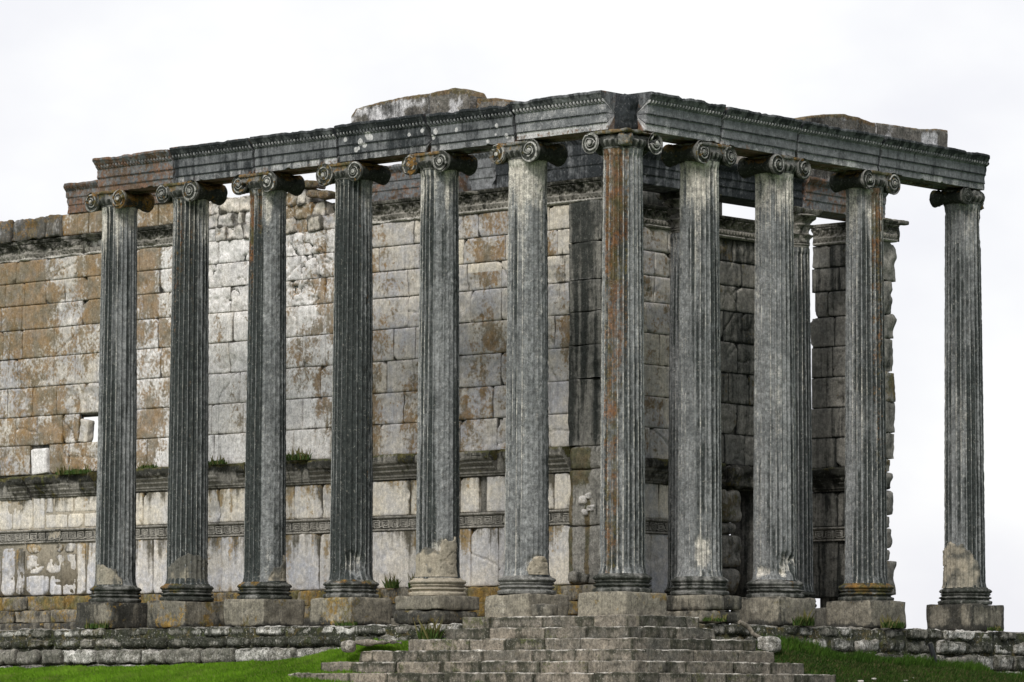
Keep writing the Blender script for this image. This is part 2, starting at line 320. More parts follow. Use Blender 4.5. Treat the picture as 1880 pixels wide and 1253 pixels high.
def volute(cx, cy, face, side, zc, R, x0, x1, wearing, seed, parent, bulge=.6, C=(.30, .15, .5, .6), name='volute'):
    """a volute scroll: axis along `face` (unit vec) from x0 (inner) to x1 (carved face); centre offset by `side` vec"""
    face = np.array(face, float); side = np.array(side, float); B = MB(); R = R*(1+.07*math.sin(seed*7.7)); wearing = min(.8, wearing+.25+.25*math.sin(seed*3.1)); C = (C[0]+.14, C[1]+.24+.16*math.sin(seed*1.3), C[2]-.1, C[3]); th0 = seed*1.7
    upv = np.array([0, 0, 1.]); lat = side/np.linalg.norm(side); c = np.array([cx, cy, zc])+side
    n = 96; th = np.linspace(0, 2*np.pi, n, endpoint=False); L = x1-x0; K = 26
    kk = np.linspace(0, 1, K)
    rad = R*(bulge+(1-bulge)*np.abs(2*kk-1)**1.6); rad[0] = R*.97; rad[-1] = R; rad[-2] = R*1.0
    TH, KK = np.meshgrid(th, kk); RR = np.broadcast_to(rad[:, None], TH.shape).copy()
    # carved overlapping leaves of the bolster
    P = c+face*(x0+KK*L)[..., None]+(np.cos(TH)*RR)[..., None]*lat+(np.sin(TH)*RR)[..., None]*upv
    RR += fbm(P, 11, 3, seed)*.02*(np.abs(2*KK-1) < .97)+.012*np.sin(KK*L*70)*(np.abs(2*KK-1) < .8)
    P = c+face*(x0+KK*L)[..., None]+(np.cos(TH)*RR)[..., None]*lat+(np.sin(TH)*RR)[..., None]*upv
    Cb = np.zeros(P.shape[:2]+(4,)); Cb[:] = (C[0]+.25, C[1], .12, .3); Cb[..., 1] += sst(-.2, .9, np.sin(TH))*.45+.3*fbm(P, 6, 3, seed+4); Cb[..., 0] += .1
    Cb[-3:] = C; B.grid(P, wv=True, C=Cb)
    for kx, sgn in ((x1, 1), (x0, -1)):
        q = 46; rr = np.concatenate([[1.0, .985], np.linspace(.97, 0.0, q)])*R
        RR2, TH2 = np.meshgrid(rr, th, indexing='ij')
        k = (R/.045)**(1/2.6); s = (np.log(R/np.maximum(RR2, .012))/np.log(k)-(TH2+th0)/(2*np.pi)*1.0) % 1
        h = np.where(s < .26, 1, np.where(s < .36, 1-(s-.26)/.1, np.where(s > .9, (s-.9)/.1, 0)))
        h = h*(RR2 > .045)+1.1*(RR2 <= .045)
        h = np.where(RR2 > .965*R, 1-(RR2-.965*R)/(.035*R)*.5, h)
        P = c+(np.cos(TH2)*RR2)[..., None]*lat+(np.sin(TH2)*RR2)[..., None]*upv
        nn = fbm(P, 13, 3, seed+3); off = kx+sgn*((h-1)*.042*(1-wearing)+.008+nn*.010+(1-RR2/R)*.045)
        bk = np.maximum(0, fbm(P+seed, 3.5, 3, seed+8)-.15)*(RR2 > .06); dmg = 1+1.6*(math.sin(seed*5.3) > .2); bk = bk*dmg; off = off-sgn*bk*.22; P = P+face*off[..., None]-(np.cos(TH2)*bk*RR2*.8)[..., None]*lat-(np.sin(TH2)*bk*RR2*.8)[..., None]*upv
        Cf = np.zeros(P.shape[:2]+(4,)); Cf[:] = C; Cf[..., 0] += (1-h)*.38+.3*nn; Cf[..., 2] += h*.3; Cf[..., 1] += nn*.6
        B.grid(P, wv=True, C=Cf, flip=(sgn > 0))
    return B.build(name, M['cap'], parent)
ZT = 9.43     # underside of the architrave
def echinus(B, cx, cy, seed, z=SH1, C=(.5, .15, .2, .4)):
    ph = np.linspace(-np.pi, np.pi, 24*12, endpoint=False)
    pr = np.array([(.40, z-.01), (.425, z+.0), (.43, z+.02), (.42, z+.035), (.43, z+.045), (.452, z+.08), (.475, z+.12), (.49, z+.16), (.475, z+.19), (.42, z+.20)])
    PH = np.broadcast_to(ph[None], (len(pr), len(ph))); R = np.broadcast_to(pr[:, :1], PH.shape).copy(); Z = np.broadcast_to(pr[:, 1:], PH.shape)
    eg = np.sign(np.cos(PH*20))*np.abs(np.cos(PH*20))**.6; wgt = np.array([0, .2, .2, .2, .6, 1, 1, .8, .2, 0])[:, None]
    P = ring(cx, cy, PH, R, Z); R = R+eg*.026*wgt+fbm(P, 12, 3, seed)*.012
    Cc = np.zeros(P.shape[:2]+(4,)); Cc[:] = C; Cc[..., 0] += (1-eg)*.2*wgt; Cc[..., 2] += eg*.35*wgt; Cc[..., 1] += .25
    B.grid(ring(cx, cy, PH, R, Z), wv=True, C=Cc)
def ionic_capital(cx, cy, face, seed, root, och=.5, lost=(), wearing=.15, C=(.30, .15, .5, .6), dz=0):
    """face: outward unit vector of the volute face"""
    face = np.array(face, float); lat = np.array([-face[1], face[0], 0.])  # along the colonnade
    B = MB(); echinus(B, cx, cy, seed)
    z0, z1 = SH1+.19, SH1+.30
    n = 60; L = .92; T = np.linspace(-L/2, L/2, n); D = np.linspace(-.43, .43, 24)
    # canalis: sagging band joining the volutes
    cross = dense([(-.44, 0), (-.455, .04), (-.43, .06), (-.43, .10), (-.45, .13), (.45, .13), (.43, .10), (.43, .06), (.455, .04), (.44, 0)], .04)
    T2, I2 = np.meshgrid(T, np.arange(len(cross)), indexing='ij')
    sag = -.05*np.cos(np.pi*T2/L)
    X = cross[I2, 0]; Zc = z0+cross[I2, 1]+sag*(cross[I2, 1] < .07)
    P = np.array([cx, cy, 0])+X[..., None]*face+T2[..., None]*lat; P[..., 2] = Zc
    P = P+fbm(P, 10, 3, seed)[..., None]*.012*face
    up = sst(.03, .13, cross[I2, 1]); Cc = np.stack([.45-.1*up, och*(.75+.7*fbm(P, 6, 3, seed+1))+.2*up, .2+0*up, .4+0*up], -1)
    B.grid(P, wv=True, C=Cc)
    # egg and dart under the canalis between the volutes is on the echinus; abacus above
    cap = B.build('capital', M['cap'], root)
    A = MB(); box(A, (cx, cy, z1+.034), (.47, .47, .036), C=(.40, och+.1, .15, .4), n=9, rnd=.022, amp=.010, seed=seed+4, fs=6)
    A.build('abacus', M['cap'], cap)
    for s in (-1, 1):
        for key, xx in (('o', 0), ):
            if (s, 'all') in lost: continue
            volute(cx, cy, face, lat*.455*s, SH1+.145, .232, -.46, .47, wearing, seed+s+2, cap, C=C)
    return cap
def pedestal(cx, cy, root, seed, kind=0, h=.6, hw=.64, C=(.25, .25, .2, .5), C2=None):
    B = MB()
    if kind == 0:
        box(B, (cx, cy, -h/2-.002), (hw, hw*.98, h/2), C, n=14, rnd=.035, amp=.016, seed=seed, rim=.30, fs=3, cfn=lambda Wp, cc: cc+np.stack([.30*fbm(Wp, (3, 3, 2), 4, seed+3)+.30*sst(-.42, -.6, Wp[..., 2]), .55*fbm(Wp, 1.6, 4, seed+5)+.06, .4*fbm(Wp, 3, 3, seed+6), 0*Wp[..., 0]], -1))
    elif kind == 1:   # upper slab on a lower weathered boulder course
        box(B, (cx, cy, -.15), (hw, hw, .148), C, n=10, rnd=.03, amp=.018, seed=seed)
        box(B, (cx-.03, cy+.03, -.46), (hw*1.04, hw*1.06, .16), C2, n=10, rnd=.13, amp=.02, seed=seed+1)
    elif kind == 2:
        for i, (dx, dy, dz, hx, hy, hz) in enumerate([(-.3, 0, -.17, .34, .66, .16), (.34, 0, -.16, .30, .66, .155), (-.38, -.02, -.46, .28, .64, .13), (.18, -.02, -.47, .30, .64, .125), (.52, 0, -.45, .12, .60, .12)]):
            box(B, (cx+dx, cy+dy, dz), (hx, hy, hz), np.array(C)+np.array([.2*(i % 2), .25*(i > 1), 0, 0]), n=8, rnd=.07, amp=.02, seed=seed+i)
    return B.build('pedestal', M['ped'], root)
def patch(cx, cy, root, seed, d0, d1, z0, z1, flute=False, top=None, rs=1.0, C=(.1, .1, .3, .5), name='repair_patch', proud=.006):
    """a mortar repair, ragged at its upper edge, standing slightly proud of the broken shaft"""
    dg = np.linspace(d0-6, d1+6, 90); zz = np.linspace(z0, z1+.12, 60); D, Z = np.meshgrid(dg, zz); PH = np.radians(D)
    P0 = ring(cx, cy, PH, srad(Z)*rs, Z)
    tz = z1 if top is None else tab([(d0+(d1-d0)*a, z0+(z1-z0)*b) for a, b in top], D)
    edge = tz-Z+.16*fbm(P0, 5, 5, seed, .6); es = np.minimum(D-d0, d1-D)*.008+.06*fbm(P0, 7, 4, seed+2)
    ins = sst(-.008, .012, np.minimum(edge, es))
    r = srad(Z)*rs+proud
    if flute:
        u = np.abs(((PH/(2*np.pi)*24) % 1)*2-1); r = r-.030*np.where(u < .8, np.sqrt(np.clip(1-(u/.8)**2, 0, 1)), 0)
    r = r+fbm(P0, 7, 4, seed)*.012-np.maximum(0, fbm(P0, 12, 3, seed+3)-.2)*.05; r = (r)*ins+(srad(Z)*rs-.09)*(1-ins)
    B = MB(); Cc = np.zeros(D.shape+(4,)); Cc[:] = C; Cc[..., 0] += .28+.5*fbm(P0, 4, 4, seed+4)+.25*sst(.12, 0, edge); Cc[..., 3] += .6*fbm(P0, 3, 3, seed+6)
    B.grid(ring(cx, cy, PH, r, Z), C=Cc); return B.build(name, M['mortar'], root)
FX = (-1, 0, 0); FY = (0, -1, 0)
COLS = []
def column(i, cx, cy, face, label, spec, seed, **k):
    root = empty('ionic_column', label, 'column', 'peristyle columns of the temple')
    make_shaft(cx, cy, spec, seed, parent=root)
    make_base(cx, cy, seed+50, root, k.get('bmat'), k.get('bC', (.5, .15, .25, .4)), k.get('boch'), k.get('bg', ()))
    if face is not None: ionic_capital(cx, cy, face, seed+70, root, k.get('och', .5), k.get('lost', ()), k.get('vw', .15), k.get('vC', (.28, .12, .5, .6)))
    pedestal(cx, cy, root, seed+90, **k.get('ped', {}))
    COLS.append(root); return root
c1 = column(1, 0, 15.16, FX, 'leftmost fluted column, in front of the wall where it drops, concrete patch at its foot',
    dict(wear=[(-90, .2), (-35, .05), (-10, .30), (60, .35), (90, .2)], dark=[(-90, .1), (-70, .35), (-45, .62), (-18, .62), (-5, .38), (50, .33), (90, .6)], pale=[(-90, .5), (-50, .25), (0, .25), (90, .15)], top=.55, arris=.6, gouge=[(88, 6.6, 9, .9, .05), (-86, 4.6, 8, 1.6, .04)]), 11, och=.75, vC=(.25, .3, .5, .6),
    ped=dict(kind=0, C=(.55, .35, .1, .2)), boch=[(-90, .9), (-40, .6), (0, .1)], bg=[(-75, .25, 25, .12, .05)])
patch(0, 15.16, c1, 4, -70, 25, .40, .98, top=[(0, .95), (.3, .8), (.55, .62), (.8, .6), (1, .2)])
c2 = column(2, 0, 12.79, FX, 'second column from the left with green-black flutes and fluted mortar at its foot',
    dict(wear=[(-90, .2), (-20, .05), (30, .15), (70, .3)], dark=[(-90, .5), (-65, .7), (10, .68), (30, .5), (90, .42)], och=[(-90, .45), (-30, .42), (10, .42), (30, .1)], ochz=[(5.5, .0), (7.5, .1)], pale=[(-90, .4), (-60, .1), (30, .2), (90, .25)], top=.5, arris=.62), 21, och=.8,
    ped=dict(kind=0, C=(.35, .55, .15, .5)), boch=[(-90, .9), (-20, .8), (20, .3)])
patch(0, 12.79, c2, 8, -72, 88, .40, 1.06, flute=True, top=[(0, .45), (.2, .7), (.5, 1), (.7, .98), (1, .7)], C=(.45, .1, .1, 0))
c3 = column(3, 0, 10.32, FX, 'third column from the left with black left flutes and smooth worn grey right half',
    dict(wear=[(-90, .25), (-20, .08), (-8, .85), (40, .9), (60, .45), (90, .25)], dark=[(-90, .3), (-70, .78), (-16, .78), (-6, .36), (45, .38), (60, .6), (90, .45)], och=[(-75, .5), (-20, .4), (0, .0)], ochz=[(3, -.1), (6, .05), (8.8, .2)], pale=[(-90, .5), (-50, .05), (0, .3), (90, .2)], top=.45, arris=.5), 31, och=.7,
    ped=dict(kind=0, C=(.2, .38, .3, .6)), boch=[(-90, 1.1), (0, .8), (20, .1)])
patch(0, 10.32, c3, 12, 10, 92, .40, .98, top=[(0, .15), (.25, .5), (.5, .55), (.75, 1), (1, .9)])
c4 = column(4, 0, 7.67, FX, 'fourth column from the left, the darkest one, blue-black with thin white arrises',
    dict(wear=[(-90, .3), (-70, .1), (10, .15), (35, .55), (60, .4), (90, .2)], dark=[(-90, .2), (-72, .75), (-10, .85), (10, .66), (60, .62), (90, .72)], och=[(0, 0), (25, .42), (90, .40)], pale=[(-90, .55), (-60, .1), (40, .12)], top=.35, arris=.55, gouge=[(8, .72, 34, .32, .10)]), 41, och=.7,
    ped=dict(kind=0, C=(.2, .42, .25, .6)), boch=[(-90, .8), (0, .5), (90, .7)], bC=(.4, .2, .35, .6))
c5 = column(5, 0, 5.12, FX, 'fifth column from the left, with sandy repair mortar above sand-coloured base rings',
    dict(wear=[(-90, .2), (-25, .1), (-10, .75), (40, .85), (65, .3), (90, .3)], dark=[(-90, .25), (-60, .55), (-15, .6), (0, .36), (45, .38), (62, .75), (90, .6)], pale=[(-90, .4), (-30, .2), (20, .32), (60, .1)], top=.45, arris=.75, gouge=[(15, .9, 60, .38, .05)]), 51, och=.6,
    ped=dict(kind=1, C=(.35, .25, .2, .4), C2=(.6, .45, .05, .2)), bC=(.15, .3, .2, .9), bmat=M['mortar'])
patch(0, 5.12, c5, 16, -80, 62, .40, 1.16, top=[(0, .6), (.25, .78), (.62, .68), (.66, .98), (1, 1)], C=(.0, .15, .3, .9))
c6 = column(6, 0, 2.60, FX, 'pale grey column left of the corner column, round yellow patch at its foot',
    dict(wear=[(-90, .15), (-20, .05), (-5, .8), (60, .88), (90, .4)], dark=[(-90, .1), (-50, .25), (0, .22), (60, .3), (78, .55), (90, .6)], och=[(-90, .12), (-50, .12), (0, 0)], ochz=[(7.6, 0), (9, .12)], pale=[(-90, .4), (0, .42), (90, .3)], top=.6, arris=.8, gouge=[(30, .62, 40, .22, .06)]), 61, och=.5, vC=(.25, .2, .6, .7),
    ped=dict(kind=0, C=(.05, .18, .35, .85)), bC=(.30, .12, .45, .7), bg=[(45, .25, 18, .14, .05)])
patch(0, 2.60, c6, 20, 0, 62, .40, .82, top=[(0, .3), (.3, .9), (.55, 1), (.8, .95), (1, .6)], C=(.0, .3, .2, 1), proud=.03)
# corner column with its two-faced capital
c7 = column(7, 0, 0, None, 'tall corner column in the middle, rust-streaked sharp flutes with pale arrises',
    dict(wear=[(-90, .15), (0, .05), (90, .12)], dark=[(-90, .15), (-60, .4), (-30, .4), (30, .42), (90, .62)], och=[(-90, .35), (-60, .62), (-15, .66), (5, .40), (40, .30), (90, .25)], ochz=[(0, -.1), (4, 0), (9, .12)], pale=[(-90, .4), (0, .3), (90, .2)], top=.2, arris=.95, gouge=[(-88, .6, 12, .2, .03)]), 71,
    ped=dict(kind=0, C=(.08, .25, .3, .7), hw=.66), bC=(.5, .1, .35, .35), boch=[(-60, .3), (0, .1)])
B = MB(); echinus(B, 0, 0, 77); box(B, (.02, .02, SH1+.22), (.42, .42, .07), (.45, .55, .2, .4), n=10, rnd=.06, amp=.018, seed=5, fs=8)
box(B, (-.33, -.33, SH1+.17), (.13, .13, .14), (.3, .6, .3, .5), n=12, rnd=.08, amp=.03, seed=6, fs=9)
cc7 = B.build('capital', M['cap'], c7)
A = MB(); box(A, (0, 0, SH1+.34), (.49, .49, .036), (.35, .7, .25, .5), n=10, rnd=.024, amp=.014, seed=9, fs=6); A.build('abacus', M['cap'], cc7)
volute(0, 0, FX, np.array([0, .455, 0]), SH1+.145, .24, .1, .50, .1, 3, cc7, C=(.2, .1, .65, .7)); volute(0, 0, FY, np.array([.455, 0, 0]), SH1+.145, .24, .1, .50, .1, 4, cc7, C=(.2, .1, .65, .7))
c8 = column(8, 2.49, 0, FY, 'first column right of the corner, beige-grey streaks and whitish scar near its foot',
    dict(wear=[(-90, .1), (-30, .12), (20, .1), (45, .05), (90, .05)], dark=[(-90, .15), (-50, .25), (0, .3), (60, .5), (90, .6)], och=[(35, 0), (60, .15), (90, .05)], pale=[(-90, .45), (-20, .42), (20, .3), (90, .2)], top=.6, arris=.55, gouge=[(5, .85, 30, .42, .035)]), 81, och=.6,
    ped=dict(kind=2, C=(.4, .3, .2, .5)), bC=(.42, .12, .35, .6), boch=[(-90, .5), (-30, .4), (0, 0)])
c9 = column(9, 5.034, 0, FY, 'second column right of the corner with a rough cavity broken into its foot',
    dict(wear=[(-90, .14), (-20, .15), (20, .08), (50, .05), (90, .05)], dark=[(-90, .2), (-30, .26), (20, .32), (60, .5), (90, .62)], och=[(40, 0), (70, .12)], ochz=[(7.5, 0), (8.9, .2)], pale=[(-90, .45), (10, .38), (90, .2)], top=.5, arris=.55, gouge=[(30, .72, 28, .30, .13), (20, .5, 12, .10, .12), (-40, .55, 30, .14, .03)]), 91, och=.65,
    ped=dict(kind=0, C=(.3, .2, .3, .6)), bC=(.42, .12, .4, .6), boch=[(0, 0), (40, .7), (90, .5)], bg=[(38, .33, 24, .09, .10)])
c10 = column(10, 8.264, 0, FY, 'third column right of the corner, brown-orange stain down its right side',
    dict(wear=[(-90, .18), (-20, .18), (20, .1), (90, .05)], dark=[(-90, .3), (-30, .36), (10, .4), (30, .5), (90, .6)], och=[(-10, .1), (15, .5), (35, .66), (60, .5), (90, .35)], ochz=[(0, -.3), (3, -.1), (6, 0), (9, .1)], pale=[(-90, .3), (0, .3), (90, .25)], top=.35, arris=.55), 101, och=.7, vw=.4,
    ped=dict(kind=0, C=(.4, .2, .2, .45)), bC=(.5, .4, .2, .4), boch=[(-90, .9), (90, .9)])
c11 = empty('ionic_column', 'rightmost column standing apart against the sky, fluted mortar patch at lower left', 'column', 'peristyle columns of the temple')
make_shaft(11.99, 0, dict(wear=[(-90, .2), (-40, .28), (10, .2), (40, .05), (90, .3)], dark=[(-90, .45), (-20, .42), (15, .5), (30, .4), (60, .58), (90, .72)], och=[(50, 0), (90, .3)], pale=[(-90, .2), (10, .28), (90, .15)], top=.2, arris=.5, gouge=[(86, 8.5, 16, .35, .06), (88, 6.5, 9, 1.2, .05), (-88, 3.5, 8, 2.5, .02), (80, 2.7, 10, .5, .03)]), 111, parent=c11)
make_base(11.99, 0, 117, c11, None, (.5, .05, .3, .4), None, [(-70, .3, 40, .1, .06)])
pedestal(11.99, 0, c11, 118, C=(.5, .1, .1, .3)); patch(11.99, 0, c11, 24, -95, 42, .36, 1.36, flute=True, top=[(0, .85), (.25, 1), (.6, .98), (.8, .8), (1, .5)], C=(.1, .25, .2, .6), proud=.03)
B = MB(); echinus(B, 11.99, 0, 119); box(B, (11.93, .02, SH1+.21), (.40, .44, .13), (.45, .15, .2, .4), n=10, rnd=.09, amp=.03, seed=15, fs=7)
cp = B.build('capital', M['cap'], c11)
volute(11.99, 0, FY, np.array([-.44, 0, 0]), SH1+.155, .20, -.46, .44, .7, 33, cp, C=(.4, .1, .3, .5))
B = MB(); box(B, (12.38, .05, SH1+.12), (.13, .32, .18), (.3, .6, .2, .5), n=10, rnd=.06, amp=.045, seed=16, fs=7); tag(B.build('broken_volute', M['cap'], cp), 'broken rust-coloured volute stump')
# ---------------------------------------------------------------- peristyle architrave blocks
AP = [(0, ZT), (0, ZT+.005), (.0, ZT+.13), (.016, ZT+.137), (.016, ZT+.155), (.022, ZT+.16), (.022, ZT+.325), (.040, ZT+.333), (.040, ZT+.353), (.046, ZT+.358), (.046, ZT+.535), (.065, ZT+.545), (.075, ZT+.56), (.095, ZT+.60), (.10, ZT+.615), (.13, ZT+.64), (.165, ZT+.69), (.185, ZT+.72), (.20, ZT+.735), (.20, ZT+.785), (.19, ZT+.79), (-.4, ZT+.79), (-.86, ZT+.79), (-.86, ZT+.01), (-.80, ZT), (-.60, ZT), (-.58, ZT+.03), (-.28, ZT+.03), (-.26, ZT), (-.02, ZT)]
def arch_block(a, b, flank, label, seed, colf, dz=0, chop0=0, chop1=0, mit0=False, mit1=False, jag=.02, gaps=True, group='architrave blocks over the colonnade'):
    """block from a to b along the colonnade; the flank runs along +y, the front along +x"""
    root = empty('architrave_block', label, 'architrave', group)
    u, n = ((0, 1, 0), FX) if flank else ((1, 0, 0), FY)
    o = np.array([-.43, a, dz]) if flank else np.array([a, -.43, dz]); L = b-a
    pr = dense(AP, .014); step = .0125
    def disp(Pd, T):
        d, z = Pd[..., 0], Pd[..., 1]; zz = z-ZT
        q = np.stack([T+seed*3.1, d*0+seed, z], -1)
        front = (d > -.03)
        bead = np.where((zz > .134) & (zz < .158) | (zz > .330) & (zz < .356), 1, 0)
        d = d+front*bead*(.018*np.sin(T*2*np.pi/.062)+.000)
        egg = sst(.55, .575, zz)*sst(.635, .61, zz)*front
        d = d+egg*.045*np.sin(T*2*np.pi/.098)
        nn = fbm(q, (3, 1, 5), 4, seed); n2 = fbm(q, (9, 1, 12), 4, seed+2)
        top = sst(.62, .74, zz); chipt = np.maximum(0, fbm(q*[1, 1, 0], (2.2, 1, 1), 4, seed+4)-.10)
        d = d-front*(np.maximum(0, n2-.35)*.04+top*chipt*.09)+front*n2*.0015
        z = z-top*chipt*.09*jag/.02+(zz > .7)*fbm(q, (6, 1, 1), 3, seed+6)*jag*.7
        bot = sst(.04, .0, zz)*(d > -.08); z = z+bot*np.maximum(0, fbm(q, (5, 1, 1), 3, seed+8)-.2)*.09
        # eroded ends
        e0 = np.exp(-T/.04); e1 = np.exp(-(L-T)/.04)
        er = np.maximum(0, fbm(q*[0, 1, 1], (1, 1, 6), 3, seed+10)+.35)
        T2 = T+e0*er*(.05+chop0)-e1*np.maximum(0, fbm(q*[0, 1, 1], (1, 1, 6), 3, seed+12)+.35)*(.05+chop1)
        d = d-front*(e0+e1)*.02
        # mitre and lost corner at the meeting of flank and front
        if mit0:
            low = np.clip(-d-.0, 0, .9); lim = .47*(1)+.0
            cut = (lim - (d+.0))*1.0
            s_ = .10+.5*np.exp(-((zz-.4)/.35)**2)*.25+.10*fbm(np.stack([d*3, z*4, T*0+seed], -1), 1, 3)
            t0 = (s_+d*.9) if True else 0
            T2 = T2+np.maximum(0, (1-T/.9))*np.where(d > -.5, t0*.55, 0)
        return np.stack([d, z], -1), T2
    def cf(P, Pd, T):
        C = colf(P, Pd[..., 0], Pd[..., 1]-ZT-0, T, L).copy()
        s = sst(-.03, -.06, Pd[..., 0])*sst(.10, .02, Pd[..., 1]-ZT); C[..., 1] += s*.55; C[..., 0] += s*.1
        return C
    B = MB(); sweep(B, pr, o, u, (0, 0, 1), n, L, step, disp, cf, flip=flank)
    B.build('fascia', M['arch'], root)
    return root
def acol(dark, och, pale, tone, low=.35, sd=0, spots=()):
    def f(P, d, z, T, L):
        n = fbm(P, (1.2, 1.2, 1.5), 3, sd)+.5*fbm(P, (5, 5, .6), 3, sd+3)
        C = np.zeros(P.shape[:2]+(4,)); top = sst(.5, .75, z); eg_ = sst(.55, .575, z)*sst(.635, .61, z); ph_ = np.sin(T*2*np.pi/.098); bd = ((z > .134) & (z < .158) | (z > .330) & (z < .356))
        C[..., 0] = dark*.8+.15*n+top*.22-eg_*ph_*.35+bd*.35; C[..., 1] = och+.12*n+sst(.76, .79, z)*.35+sst(.16, .05, z)*.38*np.clip(.5+1.6*fbm(P, (.9, .9, 2), 3, sd+7), 0, 1); C[..., 2] = pale+.35*(n+.1)+eg_*np.maximum(0, ph_)*.5+low*sst(.17, .12, z)*(z > -.01)*(.9+n); C[..., 3] = tone
        for (ts, z_, r_) in spots:
            m_ = sst(r_*1.15, r_*.8, np.hypot(T-ts, z-z_)*(1+.25*fbm(P, 18, 2, 3)))*(d > -.02); C[..., 0] -= m_*1.2; C[..., 2] += m_*1.3
        return C
    return f
arch_block(12.93, 15.46, True, 'reddish-brown architrave block at the left end of the colonnade', 1, acol(.32, .66, .22, .45, .2), dz=-.03)
arch_block(10.36, 12.90, True, 'dark architrave block between the second and third columns from the left', 2, acol(.60, .32, .15, .3, .35), dz=-.015)
arch_block(7.77, 10.33, True, 'architrave block between the third and fourth columns with a pale lower edge', 3, acol(.54, .25, .22, .38, .5), dz=0)
lb = arch_block(5.08, 7.74, True, 'blue-black architrave block with white lichen spots, left of the wide joint', 4, acol(.64, .12, .14, .28, .45, spots=[(1.95, .38, .07), (2.02, .25, .04), (1.72, .50, .09), (1.62, .44, .06), (1.84, .30, .06), (2.10, .22, .06), (2.4, .47, .05), (.12, .45, .05), (.5, .4, .045)]), dz=.02, chop0=.05)
arch_block(2.61, 5.00, True, 'dark grey architrave block over the fifth column from the left with small white dots', 5, acol(.60, .05, .15, .35, .55, spots=[(2.2, .42, .06), (2.28, .3, .05), (1.6, .40, .045), (.45, .38, .05), (.5, .2, .03), (.2, .15, .05), (.75, .08, .05)]), dz=0, chop1=.02)
arch_block(.06, 2.58, True, 'pale architrave block on the flank side of the corner column', 6, acol(.36, .15, .4, .6, .5), dz=.03)
arch_block(.19, 2.66, False, 'pale architrave block on the front side of the corner column', 7, acol(.38, .08, .38, .6, .4), dz=.03)
B = MB(); box(B, (.08, .03, ZT+.39), (.26, .25, .37), (.75, .25, .1, .2), n=10, rnd=.10, amp=.04, seed=44, fs=5); tag(B.build('corner_core', M['arch']), 'dark eroded core stone in the open notch above the corner column', 'stone block')
arch_block(2.69, 5.27, False, 'grey architrave block over the two columns right of the corner', 8, acol(.40, .22, .3, .55, .4), dz=.0)
arch_block(5.30, 8.22, False, 'grey architrave block left of the notched joint on the front side', 9, acol(.42, .05, .28, .5, .4), dz=-.01)
arch_block(8.25, 12.30, False, 'long architrave block reaching out to the lone rightmost column', 10, acol(.50, .0, .2, .4, .35), dz=-.02, chop1=.06)
def blob(name, mat, c, h, C, seed, label, cat, group=None, n=12, rnd=.05, amp=.02, R=None, parent=None, fs=4):
    B = MB(); box(B, c, h, C, n=n, rnd=rnd, amp=amp, seed=seed, R=R, fs=fs); o = B.build(name, mat, parent)
    return tag(o, label, cat, group) if label else o
# white lichen spots on that block
for i, (yy, zz, rr) in enumerate([(6.95, 9.84, .055), (7.02, 9.72, .03), (7.12, 9.70, .05), (6.70, 9.93, .07), (6.62, 9.98, .05), (5.6, 9.97, .05), (5.15, 9.84, .04), (7.65, 9.8, .05)]):
    pass
# ---------------------------------------------------------------- frieze blocks lying on the architrave
def ablock(name, mat, pts, d0, d1, flank, C, seed, label, cat, group=None, amp=.02):
    """block with an uneven outline: pts = (t, zbottom, ztop) along the colonnade, from depth d0 to d1"""
    t = np.array([p[0] for p in pts]); n = 90; T = np.linspace(t.min(), t.max(), n)
    o = np.argsort(t); tb = np.interp(T, t[o], np.array([p[1] for p in pts])[o]); tt = np.interp(T, t[o], np.array([p[2] for p in pts])[o])
    K = 14; ring_ = []
    for k in range(K): ring_.append((np.full(n, d0), tb+(tt-tb)*k/(K-1)))
    for k in range(1, K): ring_.append((np.full(n, d0+(d1-d0)*k/(K-1)), tt))
    for k in range(1, K): ring_.append((np.full(n, d1), tt+(tb-tt)*k/(K-1)))
    for k in range(1, K-1): ring_.append((np.full(n, d1+(d0-d1)*k/(K-1)), tb))
    D = np.stack([r[0] for r in ring_], 1); Z = np.stack([r[1] for r in ring_], 1); TT = np.broadcast_to(T[:, None], D.shape)
    zc = (tb+tt)[:, None]/2; dc = (d0+d1)/2
    P = np.stack([D, TT, Z], -1) if flank else np.stack([TT, D, Z], -1)
    f = fbm(P, 3.5, 4, seed)*amp*1.6+fbm(P, 14, 3, seed+1)*amp*.5
    sgn = 1+f/.35
    # rounded corners
    a = np.abs(D-dc)/(abs(d1-d0)/2); b = np.abs(Z-zc)/np.maximum((tt-tb)[:, None]/2, .02); rr = np.clip((np.minimum(a, b)-.8)/.2, 0, 1); sgn = sgn-.05*rr
    D2 = dc+(D-dc)*sgn; Z2 = zc+(Z-zc)*sgn
    P = np.stack([D2, TT+f*.5, Z2], -1) if flank else np.stack([TT+f*.5, D2, Z2], -1)
    B = MB(); Cc = np.zeros(P.shape[:2]+(4,)); Cc[:] = C; q = fbm(P, (1.3, 1.3, 2), 3, seed+5)
    Cc[..., 0] += -.5*q; Cc[..., 2] += -.35+2.4*fbm(P, 2.6, 4, seed+15)-.25*sst(.75, 1, (Z-tb[:, None])/np.maximum(.02, (tt-tb)[:, None])); Cc[..., 1] += .5*sst(.7, 1, (Z-tb[:, None])/np.maximum(.02, (tt-tb)[:, None]))
    B.grid(P, wv=True, C=Cc, flip=flank)
    for k in (0, -1):
        r0 = P[k]; c0 = r0.mean(0); rs = np.stack([r0+(c0-r0)*s for s in (0, .3, .6, .98)], 0); ax = 1 if flank else 0
        rs[1:, :, ax] += fbm(rs[1:], 6, 3, seed)*.05; B.grid(rs, wv=True, C=np.array(C, float), flip=(k == 0) ^ flank)
    return tag(B.build(name, mat), label, cat, group)
G = 'frieze blocks lying on the architraves'
zt = ZT+.76
